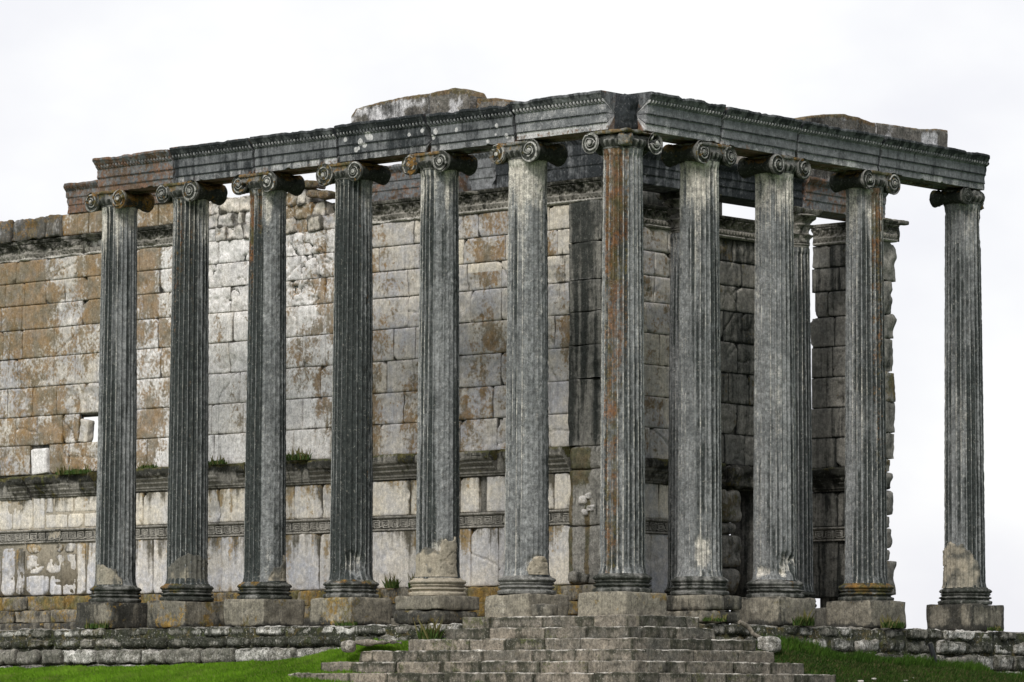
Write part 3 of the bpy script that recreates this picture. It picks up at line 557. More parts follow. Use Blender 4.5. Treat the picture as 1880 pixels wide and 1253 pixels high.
ablock('frieze_block', M['lump'], [(5.42, zt, 10.78), (6.0, zt, 10.80), (6.77, zt, 10.76), (7.35, zt, 10.72), (7.62, zt, 10.66), (7.78, zt, 10.52)], .0, .55, True, (.42, .3, 1.0, .3), 201, 'whitish lichen-covered frieze block with a sloping left end', 'stone block', G)
ablock('frieze_block', M['lump'], [(4.24, zt, 10.62), (4.32, zt, 10.74), (4.7, zt, 10.84), (5.38, zt, 10.80)], -.02, .55, True, (.25, .45, .45, .5), 202, 'brown frieze block with a few white lichen patches, highest stone on the left side', 'stone block', G)
ablock('frieze_block', M['lump'], [(2.6, zt, 10.30), (2.95, zt, 10.38), (3.7, zt, 10.54), (4.2, zt, 10.58)], .15, .6, True, (.4, .6, .1, .3), 203, 'low reddish frieze block tapering towards the corner column', 'stone block', G)
ablock('frieze_block', M['lump'], [(5.75, zt, 10.30), (6.2, zt, 10.46), (6.9, zt, 10.60), (7.6, zt, 10.68), (8.1, zt, 10.66), (8.68, zt, 10.60)], .0, .55, False, (.3, .5, .35, .4), 204, 'dark mossy frieze block rising to a hump above the front architrave', 'stone block', G)
ablock('frieze_block', M['lump'], [(8.72, zt, 10.62), (9.6, zt, 10.64), (10.4, zt, 10.66), (11.2, zt, 10.74), (11.42, zt, 10.74)], .0, .55, False, (.2, .2, .75, .5), 205, 'grey lichened frieze block with a square right end above the front architrave', 'stone block', G)
# ---------------------------------------------------------------- ashlar walls
def ashlar(B, o, u, n, U0, U1, zs, bl, seed, colf, skip=None, gap=.007, amp=.010, res=.03, bulge=0, chipp=.25, ruin=None, thick=.14, joints=None):
    o, u, v, n = frame(o, u, (0, 0, 1), n); rg = np.random.default_rng(seed)
    for ci in range(len(zs)-1):
        z0, z1 = zs[ci], zs[ci+1]; x = U0; js = [U0]
        if joints: js = list(joints)
        else:
            x += bl*(.4+.5*rg.random())
            while x < U1-bl*.35: js.append(x); x += bl*(.6+.8*rg.random())
            js.append(U1)
        for a, b in zip(js[:-1], js[1:]):
            if skip and skip((a+b)/2, (z0+z1)/2, a, b): continue
            nu = max(6, int((b-a)/res)); nz_ = max(6, int((z1-z0)/res))
            def ls(k, w): t = np.linspace(0, w, k); return np.concatenate([[0, .006], t[1:-1], [w-.006, w]])
            Uq, Zq = np.meshgrid(ls(nu, b-a-gap), ls(nz_, z1-z0-gap), indexing='ij')
            uu = a+gap/2+Uq; zz = z0+gap/2+Zq; w_, h_ = b-a-gap, z1-z0-gap
            P = o+uu[..., None]*u+zz[..., None]*v
            s = rg.random()*50
            rn = ruin(uu, zz) if ruin else 0*uu
            ex = np.minimum(Uq, w_-Uq); ez = np.minimum(Zq, h_-Zq); e = np.minimum(ex, ez)
            ew = .016+.03*np.maximum(0, fbm(P, 3, 2, s))+.05*rn
            d = -.022*np.exp(-e/(ew*.8))-.01*(e < .004)
            er_ = np.maximum(0, fbm(P, (1.1, 1.1, 1.4), 4, 77)-.12); d = d+fbm(P, 2.2, 4, s)*amp*1.3+fbm(P, 9, 3, s+1)*amp*.5+(rg.random()-.5)*.014-er_*(.10+.14*np.maximum(0, fbm(P, 7, 3, 78)))
            if bulge: d = d+bulge*(np.minimum(ex/w_, ez/h_)*2)**.5
            for cu in (0, w_):
                for cz in (0, h_):
                    if rg.random() < chipp:
                        sz = .04+.16*rg.random()**2; dd = np.abs(Uq-cu)*(.6+rg.random())+np.abs(Zq-cz)*(.6+rg.random())+.05*fbm(P, 8, 3, s+4)
                        d = d-.09*sst(sz, sz-.03, dd)
            if rg.random() < .12:   # crack
                aa = rg.random()*3.1; off = (Uq-w_*rg.random())*math.cos(aa)+(Zq-h_*.5)*math.sin(aa)+.10*fbm(P, 3, 4, s+6); d = d-.05*np.exp(-(off/.014)**2)
            if ruin is not None:
                rb = np.abs(fbm(P, (1.6, 1.6, 1.6), 4, s+8)); d = d-rn*(.09*np.exp(-(rb/.035)**2)*(fbm(P, 1.2, 2, s+7) > 0)+.13*np.maximum(0, fbm(P, 2.6, 5, s+9, .6))+.03)
            P = P+d[..., None]*n
            C = colf(P, uu, zz, e, rg.random(), rg.random()).copy()
            jm = np.exp(-e/.016); C[..., 0] += jm*.26; C[..., 2] -= jm*.2
            B.grid(P, C=C)
            # returns
            idx = [(P[0], C[0]), (P[:, -1], C[:, -1]), (P[-1][::-1], C[-1][::-1]), (P[:, 0][::-1], C[:, 0][::-1])]
            lp = np.concatenate([q[0] for q in idx]); lc = np.concatenate([q[1] for q in idx])
            B.grid(np.stack([lp, lp-n*thick], 0), wv=True, C=np.stack([lc, lc], 0))
def slab(B, lo, hi, C=(.5, .2, .05, .3)):
    lo = np.array(lo, float); hi = np.array(hi, float)
    V = np.array([[x, y, z] for x in (lo[0], hi[0]) for y in (lo[1], hi[1]) for z in (lo[2], hi[2])])
    B.raw(V, [[0, 1, 3, 2], [4, 6, 7, 5], [0, 4, 5, 1], [2, 3, 7, 6], [0, 2, 6, 4], [1, 5, 7, 3]], np.array(C, float))
XW = 4.70
YE = 27.0
root = empty('cella_wall', 'long cella wall of pale blocks behind the left colonnade', 'wall')
HOLE = (20.98, 21.72, 4.16, 4.87)
def wallcol(P, uu, zz, e, r1, r2):
    C = np.zeros(P.shape[:2]+(4,)); y = uu
    # brown lichen heavy at the far left and mid, weak near the corner
    g = tab([(5, .63), (8, .66), (11, .66), (12.6, .66), (14.5, .50), (17.5, .42), (19, .74), (21, .66), (23.5, .76), (27, .80)], y)
    g = g+(r1-.5)*.15+.42*fbm(P, (.7, .7, .38), 4, 4)+.22*fbm(P, (2.6, 2.6, 1.2), 3, 14)
    g = g+.1*sst(6, 8, zz)*(y > 19)
    C[..., 1] = g-.07*np.exp(-e/.05)+.02; C[..., 0] = .25+.08*(r2-.5)+.30*fbm(P, (2.2, 2.2, .35), 4, 24); C[..., 2] = tab([(5, .3), (12, .35), (13, .85), (19, .8), (21, .55), (27, .45)], y)+(r2-.5)*.2
    C[..., 3] = tab([(5, .1), (8, .0), (12, .1), (14, .45), (18, .35), (27, .05)], y)+.5*(r1-.5)+(r2 > .85)*.5
    top = (zz > 7.5)*(y < 9)*(r2 > .35); C[..., 3] = np.where(top, 1, C[..., 3]); C[..., 1] = np.where(top, .34, C[..., 1])
    return C
def ruinf(uu, zz): return np.clip(sst(12.6, 13.6, uu)*sst(18.0, 16.6, uu)*sst(7.0, 7.9, zz)+.5*sst(12.7, 13.4, uu)*sst(15.2, 14.4, uu)*sst(5.0, 6.5, zz), 0, 1)
zs = [3.42, 4.16, 4.89, 5.63, 6.37, 7.10, 7.72, 8.30, 8.86]
B = MB()
def skiph(um, zm, a, b): return (HOLE[2] < zm < HOLE[3] and a < HOLE[1]-.1 and b > HOLE[0]+.1)
for ci in range(8):
    js = None
    sd = 300+ci
    if ci == 1:
        ashlar(B, (XW, 0, 0), (0, 1, 0), FX, 5.46, HOLE[0], zs[ci:ci+2], 1.05, sd, wallcol, ruin=ruinf); ashlar(B, (XW, 0, 0), (0, 1, 0), FX, HOLE[1], YE, zs[ci:ci+2], 1.05, sd+30, wallcol, ruin=ruinf)
    elif ci == 0:
        ashlar(B, (XW, 0, 0), (0, 1, 0), FX, 5.46, 22.78, zs[ci:ci+2], 1.25, sd, wallcol, ruin=ruinf); ashlar(B, (XW, 0, 0), (0, 1, 0), FX, 23.5, YE, zs[ci:ci+2], 1.25, sd+30, wallcol, ruin=ruinf)
        blob('white_block', M['wall'], (XW+.20, 23.14, 3.75), (.22, .29, .32), (.02, .05, 1.2, .1), 37, 'clean white block standing in a gap on the ledge at the far left', 'stone block', rnd=.04, amp=.012, R=np.array(Matrix.Rotation(math.radians(-4), 3, 'X')))
    else: ashlar(B, (XW, 0, 0), (0, 1, 0), FX, 5.46, YE, zs[ci:ci+2], [1.25, 1.05, 1.1, 1.0, 1.05, 1.1, 1.0, .95][ci], sd, wallcol, ruin=ruinf)
wb = B.build('ashlar_masonry', M['wall'], root)
B = MB()   # core of the wall, built round the hole
x0, x1 = XW+.10, XW+.85
slab(B, (x0, 4.9, -.6), (x1, HOLE[0], 8.86)); slab(B, (x0, HOLE[1], -.6), (x1, YE, 4.16)); slab(B, (x0, HOLE[1], 4.87), (x1, YE, 8.86)); slab(B, (x0, HOLE[1]+.95, 4.16), (x1, YE, 4.87)); slab(B, (x0, HOLE[1], 4.16), (x0+.08, HOLE[1]+.95, 4.87)); slab(B, (x0, HOLE[0], -.6), (x1, HOLE[1], 4.16)); slab(B, (x0, HOLE[0], 4.87), (x1, HOLE[1], 8.86))
B.build('wall_core', M['wall2'], root)
blob('tilted_block', M['wall'], (XW+.13, 21.54, 4.45), (.12, .17, .29), (.1, .2, .4, .4), 31, 'pale block jammed in the hole of the cella wall', 'stone block', R=np.array(Matrix.Rotation(math.radians(9), 3, 'X')), rnd=.05)
# dado
def dadocol(kind):
    def f(P, uu, zz, e, r1, r2):
        C = np.zeros(P.shape[:2]+(4,)); q = fbm(P*[1, 1, .0], (2.2, 2.2, 1), 3, 5)
        topd = sst(1.69-.9, 1.69, zz) if kind == 0 else sst(2.3, 2.9, zz)
        st_ = fbm(P*[1, 1, .06], (7, 7, 1), 3, 15); C[..., 1] = .38+.3*q+.18*topd+.35*st_+(r1-.5)*.2; C[..., 0] = .22+.26*topd+.38*fbm(P*[1, 1, .05], (4, 4, 1), 3, 16)
        C[..., 2] = .45; C[..., 3] = (.2 if kind == 0 else .6)+.6*(r2-.5)
        return C
    return f
B = MB(); ashlar(B, (XW-.02, 0, 0), (0, 1, 0), FX, 5.46, 19.6, [.36, 1.70], 1.3, 401, dadocol(0), amp=.006, chipp=.35, gap=.014)
ashlar(B, (XW-.02, 0, 0), (0, 1, 0), FX, 19.6, 21.7, [.36, 1.70], .95, 402, dadocol(0), amp=.016, chipp=.8, gap=.05); ashlar(B, (XW-.02, 0, 0), (0, 1, 0), FX, 21.7, 23.6, [.36, .90, 1.42, 1.70], .62, 405, dadocol(0), amp=.016, chipp=.8, gap=.045); ashlar(B, (XW-.02, 0, 0), (0, 1, 0), FX, 23.6, YE, [.36, 1.62], .85, 406, dadocol(0), amp=.016, chipp=.9, gap=.07); B.build('lower_dado', M['dado'], root)
B = MB(); ashlar(B, (XW, 0, 0), (0, 1, 0), FX, 5.46, 8.0, [2.03, 2.86], 1.05, 403, dadocol(1), amp=.008, chipp=.7, gap=.02); ashlar(B, (XW, 0, 0), (0, 1, 0), FX, 8.22, 20.4, [2.03, 2.86], 1.05, 409, dadocol(1), amp=.008, chipp=.5, gap=.02)
ashlar(B, (XW, 0, 0), (0, 1, 0), FX, 20.4, 22.9, [2.03, 2.42, 2.86], .70, 404, dadocol(1), amp=.014, chipp=.5, gap=.04); ashlar(B, (XW, 0, 0), (0, 1, 0), FX, 22.9, YE, [2.03, 2.86], .95, 407, dadocol(1), amp=.014, chipp=.5, gap=.03); B.build('upper_dado', M['dado'], root)
B = MB(); slab(B, (XW+.015, 19.65, .4), (XW+.12, YE-.1, 2.84), (.3, .3, .1, .4)); B.build('mortar_bedding', M['mortar'], root)
# meander band
KEY = ["1111111111111", "1000000000001", "1011111111101", "1010000000101", "1010111110101", "1010100010101", "1010101110101", "1010100000101", "1010111111101", "1010000000001"]
KEY = ["00000000000000", "01111111111100", "01000000000100", "01011111110100", "01010000010100", "01010111010100", "01010001010100", "01011111010100", "01000000010111", "11111111110000", "00000000000000"]
KA = np.array([[int(c) for c in r] for r in KEY])
def meander(B, o, u, n, U0, U1, z0, z1, seed, wearf=None):
    o, u, v, n = frame(o, u, (0, 0, 1), n); L = U1-U0; nu = int(L/.012); T = np.linspace(0, L, nu)
    pz = [(0, .0), (.0, .001), (.035, .002), (.045, .015), (.04, .03), (.012, .034)]+[(.012, .034+(.27-.034)*k/24) for k in range(1, 24)]+[(.012, .272), (.04, .276), (.06, .29), (.065, .315), (.05, .33), (-.1, .331), (-.1, 0)]
    pz = np.array(pz); pz[:, 1] *= (z1-z0)/.331
    TT, I = np.meshgrid(T, np.arange(len(pz)), indexing='ij'); D = pz[I, 0].copy(); Z = pz[I, 1]
    kz = (Z/(z1-z0)*.331-.045)/(.262-.045); ins = (kz > 0) & (kz < 1) & (D < .02) & (D > 0)
    ky = np.clip((kz*11).astype(int), 0, 10); kx = ((TT/.29*14).astype(int)) % 14
    val = KA[10-ky, kx]*ins
    q = np.stack([TT+seed, D*0, Z+z0], -1); er = np.clip(.38+fbm(q, (1.2, 1, 3), 3, seed)*1.6, 0, 1)
    D = D+val*.026*(1-er*.7)+fbm(q, 8, 3, seed)*.008-np.maximum(0, fbm(q, (2.5, 1, 3), 4, seed+2)-.22)*.16
    jn = np.abs(((TT+.4*seed) % 1.28)-.64); D = D-.05*np.exp(-(jn/.02)**2)*(D > 0)
    P = o+(U0+TT)[..., None]*u+(z0+Z)[..., None]*v+D[..., None]*n
    C = np.zeros(P.shape[:2]+(4,)); C[..., 0] = .36-.40*val+.3*fbm(P, 1.5, 3, 2)+.22*ins*(1-val); C[..., 1] = .34+.2*fbm(P, 2, 3, 3); C[..., 2] = .25+.4*val*(1-er); C[..., 3] = .75
    B.grid(P, C=C)
B = MB(); meander(B, (XW, 0, 0), (0, 1, 0), FX, 5.46, YE, 1.69, 2.03, 1); B.build('meander_band', M['trim'], root)
# cornice over the dado
CP = dense([(-.1, 2.86), (.03, 2.86), (.04, 2.90), (.07, 2.92), (.07, 2.96), (.11, 3.0), (.15, 3.03), (.15, 3.07), (.24, 3.14), (.24, 3.18), (.31, 3.22), (.33, 3.26), (.33, 3.37), (.30, 3.41), (-.1, 3.44)], .018)
def cornice(B, o, u, n, L, seed, brk=0, C0=(.5, .35, .2, .4), dz=0, flip=False):
    def disp(Pd, T):
        d, z = Pd[..., 0].copy(), Pd[..., 1].copy(); q = np.stack([T+seed*7, d, z], -1)
        b = np.maximum(0, fbm(q*[1, 0, .3], (1.1, 1, 1), 4, seed)-.12+brk); out_ = np.clip((d-.08)/.25, 0, 1)
        d = d-out_*np.clip(b*1.0, 0, .26)+fbm(q, 7, 4, seed+2)*.018*(d > 0); z = z+out_*fbm(q, (2, 1, 1), 3, seed+3)*.04+dz+out_*(z > 3.3)*fbm(q, (3, 3, 1), 3, seed+9)*.06
        return np.stack([d, z], -1), T
    def cf(P, Pd, T):
        C = np.zeros(P.shape[:2]+(4,)); C[:] = C0; zz = Pd[..., 1]; n1 = fbm(P, 1.4, 3, seed+5)
        C[..., 0] += .35*sst(3.1, 3.35, zz)+.35*n1-.1; C[..., 1] += sst(3.3, 3.42, zz)*.4+.3*n1; return C
    sweep(B, CP, o, u, (0, 0, 1), n, L, .02, disp, cf, flip=flip)
B = MB()
for i, (a, b, br) in enumerate([(5.46, 7.6, 0), (7.62, 9.9, -.05), (9.92, 12.2, 0), (12.24, 14.7, .10), (14.74, 17.1, .12), (17.14, 19.6, .05), (19.64, 20.9, .45), (20.95, 23.3, .0), (23.4, 25.3, .3), (25.35, YE, .2)]):
    cornice(B, (XW, a, [0, 0, .01, -.01, 0, .01, -.02, -.03, -.06, 0][i]), (0, 1, 0), FX, b-a, 20+i, br, (.55 if i > 2 else .36, .45, .15, .3), flip=True)
B.build('dado_cornice', M['trim'], root)
# socle
B = MB()
for i, a in enumerate(np.arange(4.3, YE, 1.35)):
    n_ = min(1.33, YE-a)
    box(B, (XW+.02, a+n_/2, .17), (.30, n_/2, .18), (.35+.2*random.random(), .55+.4*random.random(), .35, .3+.6*random.random()), n=7, rnd=.05, amp=.022, seed=500+i)
    box(B, (XW-.22, a+n_/2+.2, -.17), (.34, n_/2, .16), (.4+.2*random.random(), .50+.4*random.random(), .2, .2+.6*random.random()), n=7, rnd=.05, amp=.022, seed=540+i)
    box(B, (XW-.40, a+n_/2+.1, -.46), (.45, n_/2, .13), (.6, .5, .2, .3), n=6, rnd=.05, amp=.02, seed=580+i)
B.build('socle', M['ped'], root)
# crown moulding, frieze and architrave over the intact part
def frieze(B, o, u, n, U0, U1, seed, wear=0.0, z0=8.86, flip=False):
    """astragal, row of upright tongues, acanthus frieze and small cornice"""
    L = U1-U0
    pr = dense([(-.2, z0), (.02, z0), (.05, z0+.02), (.06, z0+.045), (.03, z0+.06), (.015, z0+.07), (.03, z0+.09), (.06, z0+.17), (.03, z0+.19), (.02, z0+.20), (.035, z0+.25), (.07, z0+.34), (.12, z0+.40), (.10, z0+.42), (.14, z0+.43), (.16, z0+.47), (.17, z0+.50), (.10, z0+.51), (-.2, z0+.515)], .014)
    def disp(Pd, T):
        d, z = Pd[..., 0].copy(), Pd[..., 1].copy(); zz = z-z0; q = np.stack([T+seed*3, d, z], -1)
        eg = sst(.075, .1, zz)*sst(.19, .165, zz)*(d > 0); d = d+eg*.03*np.cos(T*2*np.pi/.115)
        ac = sst(.20, .24, zz)*sst(.42, .38, zz)*(d > 0)
        leaf = np.cos(T*2*np.pi/.26+np.sin(zz*26)*1.2)*.6+np.cos(T*2*np.pi/.09+zz*50)*.4
        d = d+ac*(.030*leaf+.035*fbm(q, (16, 1, 18), 3, seed))
        d = d+(d > -.1)*(fbm(q, 9, 4, seed+2)*.012-np.maximum(0, fbm(q, (2, 1, 3), 4, seed+3)-.25+wear)*.3)
        return np.stack([d, z], -1), T
    def cf(P, Pd, T):
        C = np.zeros(P.shape[:2]+(4,)); n1 = fbm(P, 1.2, 3, seed+6); zz = Pd[..., 1]-z0; d = Pd[..., 0]
        C[..., 0] = .36+.25*n1+.2*sst(.2, .3, zz)-.2*sst(.09, .05, zz); C[..., 1] = .22+.15*n1; C[..., 2] = .3+.3*sst(.08, .03, zz)+.2*sst(.19, .1, zz); C[..., 3] = .6; return C
    oo = np.array(o, float)+np.array(u)*U0
    sweep(B, pr, oo, u, (0, 0, 1), n, L, .016, disp, cf, flip=flip)
B = MB(); frieze(B, (XW, 0, 0), (0, 1, 0), FX, 4.5, 12.75, 3, flip=True); B.build('acanthus_frieze', M['trim'], root); B = MB(); frieze(B, (XW, 0, 0), (0, 1, 0), FX, 18.2, 20.2, 5, .32, flip=True); B.build('acanthus_frieze', M['trim'], root); B = MB(); frieze(B, (XW-.02, 0, 0), (0, 1, 0), FX, 20.25, YE, 8, .62, flip=True)
B.build('acanthus_frieze', M['trim'], root)
def beam(B, o, u, n, U0, U1, zb, h, dep, seed, colf, flip=False, back=.8):
    L = U1-U0
    pr = dense([(-back, zb), (0, zb), (.0, zb+h*.27), (.02, zb+h*.29), (.02, zb+h*.52), (.04, zb+h*.54), (.04, zb+h*.76), (.07, zb+h*.80), (.12, zb+h*.87), (.15, zb+h*.93), (.15, zb+h), (-back, zb+h)], .02)
    def disp(Pd, T):
        d, z = Pd[..., 0].copy(), Pd[..., 1].copy(); q = np.stack([T+seed*5, d, z], -1); fr = d > -.05
        egg = ((z-zb)/h > .78)*((z-zb)/h < .86)*fr; d = d+egg*.02*np.sin(T*2*np.pi/.10)
        d = d+fr*(fbm(q, 8, 4, seed)*.012-np.maximum(0, fbm(q, (2, 1, 2), 4, seed+2)-.22)*.2)
        z = z+((z-zb)/h > .95)*fbm(q, (3, 2, 1), 3, seed+3)*.04
        e0 = np.exp(-T/.05); e1 = np.exp(-(L-T)/.05); er = np.maximum(0, fbm(q*[0, 1, 1], (1, 2, 6), 3, seed+10)+.4)
        return np.stack([d, z], -1), T+(e0-e1)*er*.10
    def cf(P, Pd, T): C = np.zeros(P.shape[:2]+(4,)); C[:] = colf; C[..., 0] += .2*fbm(P, 1.5, 3, seed+7); C[..., 1] += .25*fbm(P, 1.1, 3, seed+8); return C
    sweep(B, pr, np.array(o, float)+np.array(u)*U0, u, (0, 0, 1), n, L, .02, disp, cf, flip=flip)
def wblock(*a, label, **k):
    B = MB(); beam(B, *a, **k); r = B.build('architrave_block', M['arch']); return tag(r, label, 'architrave', 'architrave blocks lying on the cella walls')
wblock((XW-.02, 0, 0), (0, 1, 0), FX, 8.9, 12.55, 9.385, .80, .8, 1, (.3, .62, .25, .5), flip=True, label='reddish architrave block on the cella wall behind the fourth column from the left')
wblock((XW-.02, 0, 0), (0, 1, 0), FX, 7.75, 8.55, 9.385, .92, .8, 2, (.45, .2, .25, .5), flip=True, label='short cracked architrave block on the cella wall between the fifth and sixth columns')
wblock((XW-.02, 0, 0), (0, 1, 0), FX, 4.5, 7.72, 9.385, 1.0, .8, 3, (.62, .15, .1, .3), flip=True, label='dark architrave block on the cella wall behind the corner column')
wblock((XW-.05, 0, 0), (0, 1, 0), FX, 18.2, 22.2, 9.93, .74, .8, 4, (.4, .75, .15, .4), flip=True, label='brown architrave block on the cella wall at the top left against the sky')
B = MB(); slab(B, (XW+.1, 4.6, 8.8), (XW+.8, 12.6, 9.40)); B.build('frieze_core', M['wall2'], root)
B = MB(); ashlar(B, (XW-.02, 0, 0), (0, 1, 0), FX, 18.1, 22.4, [9.38, 9.93], 1.6, 421, lambda P, uu, zz, e, a, b: np.broadcast_to(np.array([.35, .78, .2, .4]), P.shape[:2]+(4,)), amp=.02); slab(B, (XW+.1, 18.1, 8.8), (XW+.8, 22.4, 9.93))
B.build('upper_course', M['wall'], root)
# ruined rubble zone and loose cap stones
B = MB(); rg = np.random.default_rng(5)
y = 12.7
for row in range(3):
    y = 12.65
    while y < 18.0:
        wd = .3+.45*rg.random(); zb = 8.86+row*.33
        lim = 9.95 if y > 14 else 9.35+(y-12.7)*.42
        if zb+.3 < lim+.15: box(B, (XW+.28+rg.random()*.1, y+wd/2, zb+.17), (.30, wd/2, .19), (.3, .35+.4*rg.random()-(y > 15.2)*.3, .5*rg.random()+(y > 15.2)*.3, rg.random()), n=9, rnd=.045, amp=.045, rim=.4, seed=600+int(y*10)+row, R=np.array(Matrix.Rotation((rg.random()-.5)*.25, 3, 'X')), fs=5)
        y += wd*.93
slab(B, (XW+.2, 12.8, 8.8), (XW+.8, 18.1, 9.25)); slab(B, (XW+.2, 14.2, 9.2), (XW+.8, 18.1, 9.8))
B.build('rubble_infill', M['wall'], root)
y = 22.35; i = 0
while y < YE:
    wd = .55+.5*rg.random()
    blob('cap_stone', M['wall'], (XW+.28, y+wd/2, 9.66), (.36, wd/2, .26+.04*rg.random()), (.75, .62, .10, .15), 640+i, None, None, rnd=.05, amp=.04, n=8, parent=root, fs=5); y += wd*1.0; i += 1
for i, (y, z, hy, hz, a) in enumerate([(14.0, 10.0, .42, .10, .10), (13.35, 9.70, .40, .09, .12), (14.9, 10.02, .45, .12, 0)]):
    blob('loose_stone', M['lump'], (XW+.2, y, z), (.3, hy, hz), (.35, .7, .15, .4), 660+i, ['flat brown stone on the ruined wall top beside the sky gap', 'low tilted brown stone at the right of the ruined wall top', 'brown stone on the ruined wall top under the third capital'][i], 'stone block', 'loose stones on the ruined wall top', rnd=.06, amp=.03, R=np.array(Matrix.Rotation(a, 3, 'X')))
# anta at the near corner
def anta(x0, x1, y0, y1, label, seed, broken=False, mir=1, capz=8.86):
    root = empty('anta', label, 'pilaster', 'antae of the cella'); B = MB()
    zz = [.36, 1.65, 2.9, 3.42, 4.9, 5.65, 6.4, 7.1, 7.95, 8.86]; rg = np.random.default_rng(seed)
    for i in range(len(zz)-1):
        h = (zz[i+1]-zz[i])/2; rn = .13 if zz[i] < 3.2 else .03
        lowg = zz[i] < 3.5
        C = (.50+.1*rg.random(), .38+.26*(zz[i] > 2.5 and zz[i] < 3.5)+.10*lowg+.12*rg.random(), .10+.35*lowg*rg.random(), .2+.3*rg.random())
        dx = (rg.random()-.5)*.05
        if broken and zz[i] > 3.3: x1q = x1-(.0+.18*rg.random()**2)
        else: x1q = x1
        def pf(Wp, cc):
            y, z = Wp[..., 1], Wp[..., 2]; q = fbm(Wp, (3, 3, .9), 4, 9); low = sst(3.7, 3.2, z)
            yy = (y-y0)/(y1-y0); m1 = np.exp(-((yy-.93+.05*q)/.10)**2)*sst(3.3, 2.9, z); m2 = np.exp(-((yy-.42+.08*q)/.09)**2)*sst(2.5, 2.1, z); m3 = sst(3.5, 3.3, z)*sst(2.2, 2.9, z)*sst(.25, .6, yy+.3*q)
            cc[..., 1] = .22+.2*q+np.maximum(m1*.9, np.maximum(m2*.8, m3*.75)); cc[..., 0] = .54+.5*fbm(Wp, (5, 5, .25), 4, 19)-.25*low+.25*m1; cc[..., 2] = .1+.45*low; cc[..., 3] = .3+.4*low+.4*q; return cc
        box(B, ((x0+x1q)/2, (y0+y1)/2+dx*.5, zz[i]+h), ((x1q-x0)/2, (y1-y0)/2, h-.003), C, n=14, rnd=rn*.6, amp=.018, seed=seed+i, fs=3, cfn=pf)
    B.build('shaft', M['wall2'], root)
    return root
an = anta(XW-.09, XW+.85, 4.5, 5.47, 'dark stained corner pilaster of the cella with yellow-green moss, left of the corner column', 700)
B = MB(); box(B, (XW+.36, 4.98, .16), (.56, .58, .19), (.2, .85, .15, .6), n=9, rnd=.08, amp=.03, seed=720); B.build('base', M['ped'], an)
for i, (y_, z_, r_) in enumerate([(5.02, 2.22, .10), (4.86, 2.30, .08), (4.80, 2.02, .12), (4.95, 1.95, .07), (5.25, .52, .14), (4.95, .50, .12)]): blob('broken_stone', M['wall'] if i < 4 else M['trim'], (XW-.10, y_, z_), (r_*.7, r_, r_*.8), (.2+.3*(i > 3), .2, .7-.5*(i > 3), .4), 760+i, None, None, rnd=r_*.5, amp=.03, n=7, fs=8, parent=an)
# broken stones inside the corner pilaster's damaged side
# cross wall behind the two inner columns
cw = empty('cross_wall', 'shaded cross wall with a doorway behind the right-hand columns', 'wall')
YC = 7.0
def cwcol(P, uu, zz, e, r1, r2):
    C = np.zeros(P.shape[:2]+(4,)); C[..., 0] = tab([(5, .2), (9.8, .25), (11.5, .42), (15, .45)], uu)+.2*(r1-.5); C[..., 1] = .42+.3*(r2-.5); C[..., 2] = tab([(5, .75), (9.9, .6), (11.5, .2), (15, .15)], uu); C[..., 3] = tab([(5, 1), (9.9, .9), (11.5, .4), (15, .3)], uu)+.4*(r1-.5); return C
DX0, DX1, DZ = 12.25, 13.3, 2.85
B = MB()
ashlar(B, (0, YC, 0), (1, 0, 0), FY, XW+.8, 10.9, zs, .95, 800, lambda P, uu, zz, e, r1, r2: np.stack([.22+.12*(r1-.5)+0*uu, .58+.2*(r2-.5)-.16*np.exp(-e/.07), .3+0*uu, .3+.7*(r1-.5)+0*uu], -1), chipp=.2)
B.build('pale_masonry', M['wall'], cw); B = MB()
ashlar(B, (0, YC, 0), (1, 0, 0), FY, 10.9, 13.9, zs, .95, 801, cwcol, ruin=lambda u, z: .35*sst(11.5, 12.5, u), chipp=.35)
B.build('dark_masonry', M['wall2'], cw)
B = MB(); dc = lambda P, uu, zz, e, a, b: np.stack([.35+0*uu+.2*fbm(P, 1.5, 3, 2), .45+.2*fbm(P, 1.5, 3, 3), .35+0*uu, .8+0*uu], -1)
ashlar(B, (0, YC, 0), (1, 0, 0), FY, XW+.8, 11.7, [.3, 1.69], 1.2, 802, dadocol(0)); B.build('lower_dado', M['dado'], cw); B = MB(); ashlar(B, (0, YC, 0), (1, 0, 0), FY, XW+.8, 11.7, [2.03, 2.86], 1.1, 803, dadocol(1)); B.build('upper_dado', M['dado'], cw); B = MB()
ashlar(B, (0, YC, 0), (1, 0, 0), FY, 13.3, 13.95, [.3, 1.69, 2.86], .8, 804, dc); B.build('door_jamb', M['wall2'], cw)
B = MB(); meander(B, (0, YC, 0), (1, 0, 0), FY, XW+.8, 11.7, 1.69, 2.03, 5); B.build('meander_band', M['trim'], cw)
B = MB(); cornice(B, (XW+.8, YC, 0), (1, 0, 0), FY, 6.2, 41); box(B, (12.7, YC-.05, 3.13), (.75, .3, .26), (.65, .5, .1, .2), n=9, rnd=.09, amp=.05, seed=71); B.build('dado_cornice', M['trim'], cw)
B = MB(); frieze(B, (0, YC, 0), (1, 0, 0), FY, XW+.8, 13.7, 11); B.build('acanthus_frieze', M['trim'], cw)
B = MB(); slab(B, (XW+.8, YC+.1, -.6), (DX0, YC+.8, 9.38)); slab(B, (DX0, YC+.1, DZ), (13.85, YC+.8, 9.38)); slab(B, (DX1, YC+.1, -.6), (13.85, YC+.8, DZ)); slab(B, (XW+.8, YC+.05, 9.3), (12.05, YC+.7, 10.0)); B.build('wall_core', M['wall2'], cw)
B = MB()
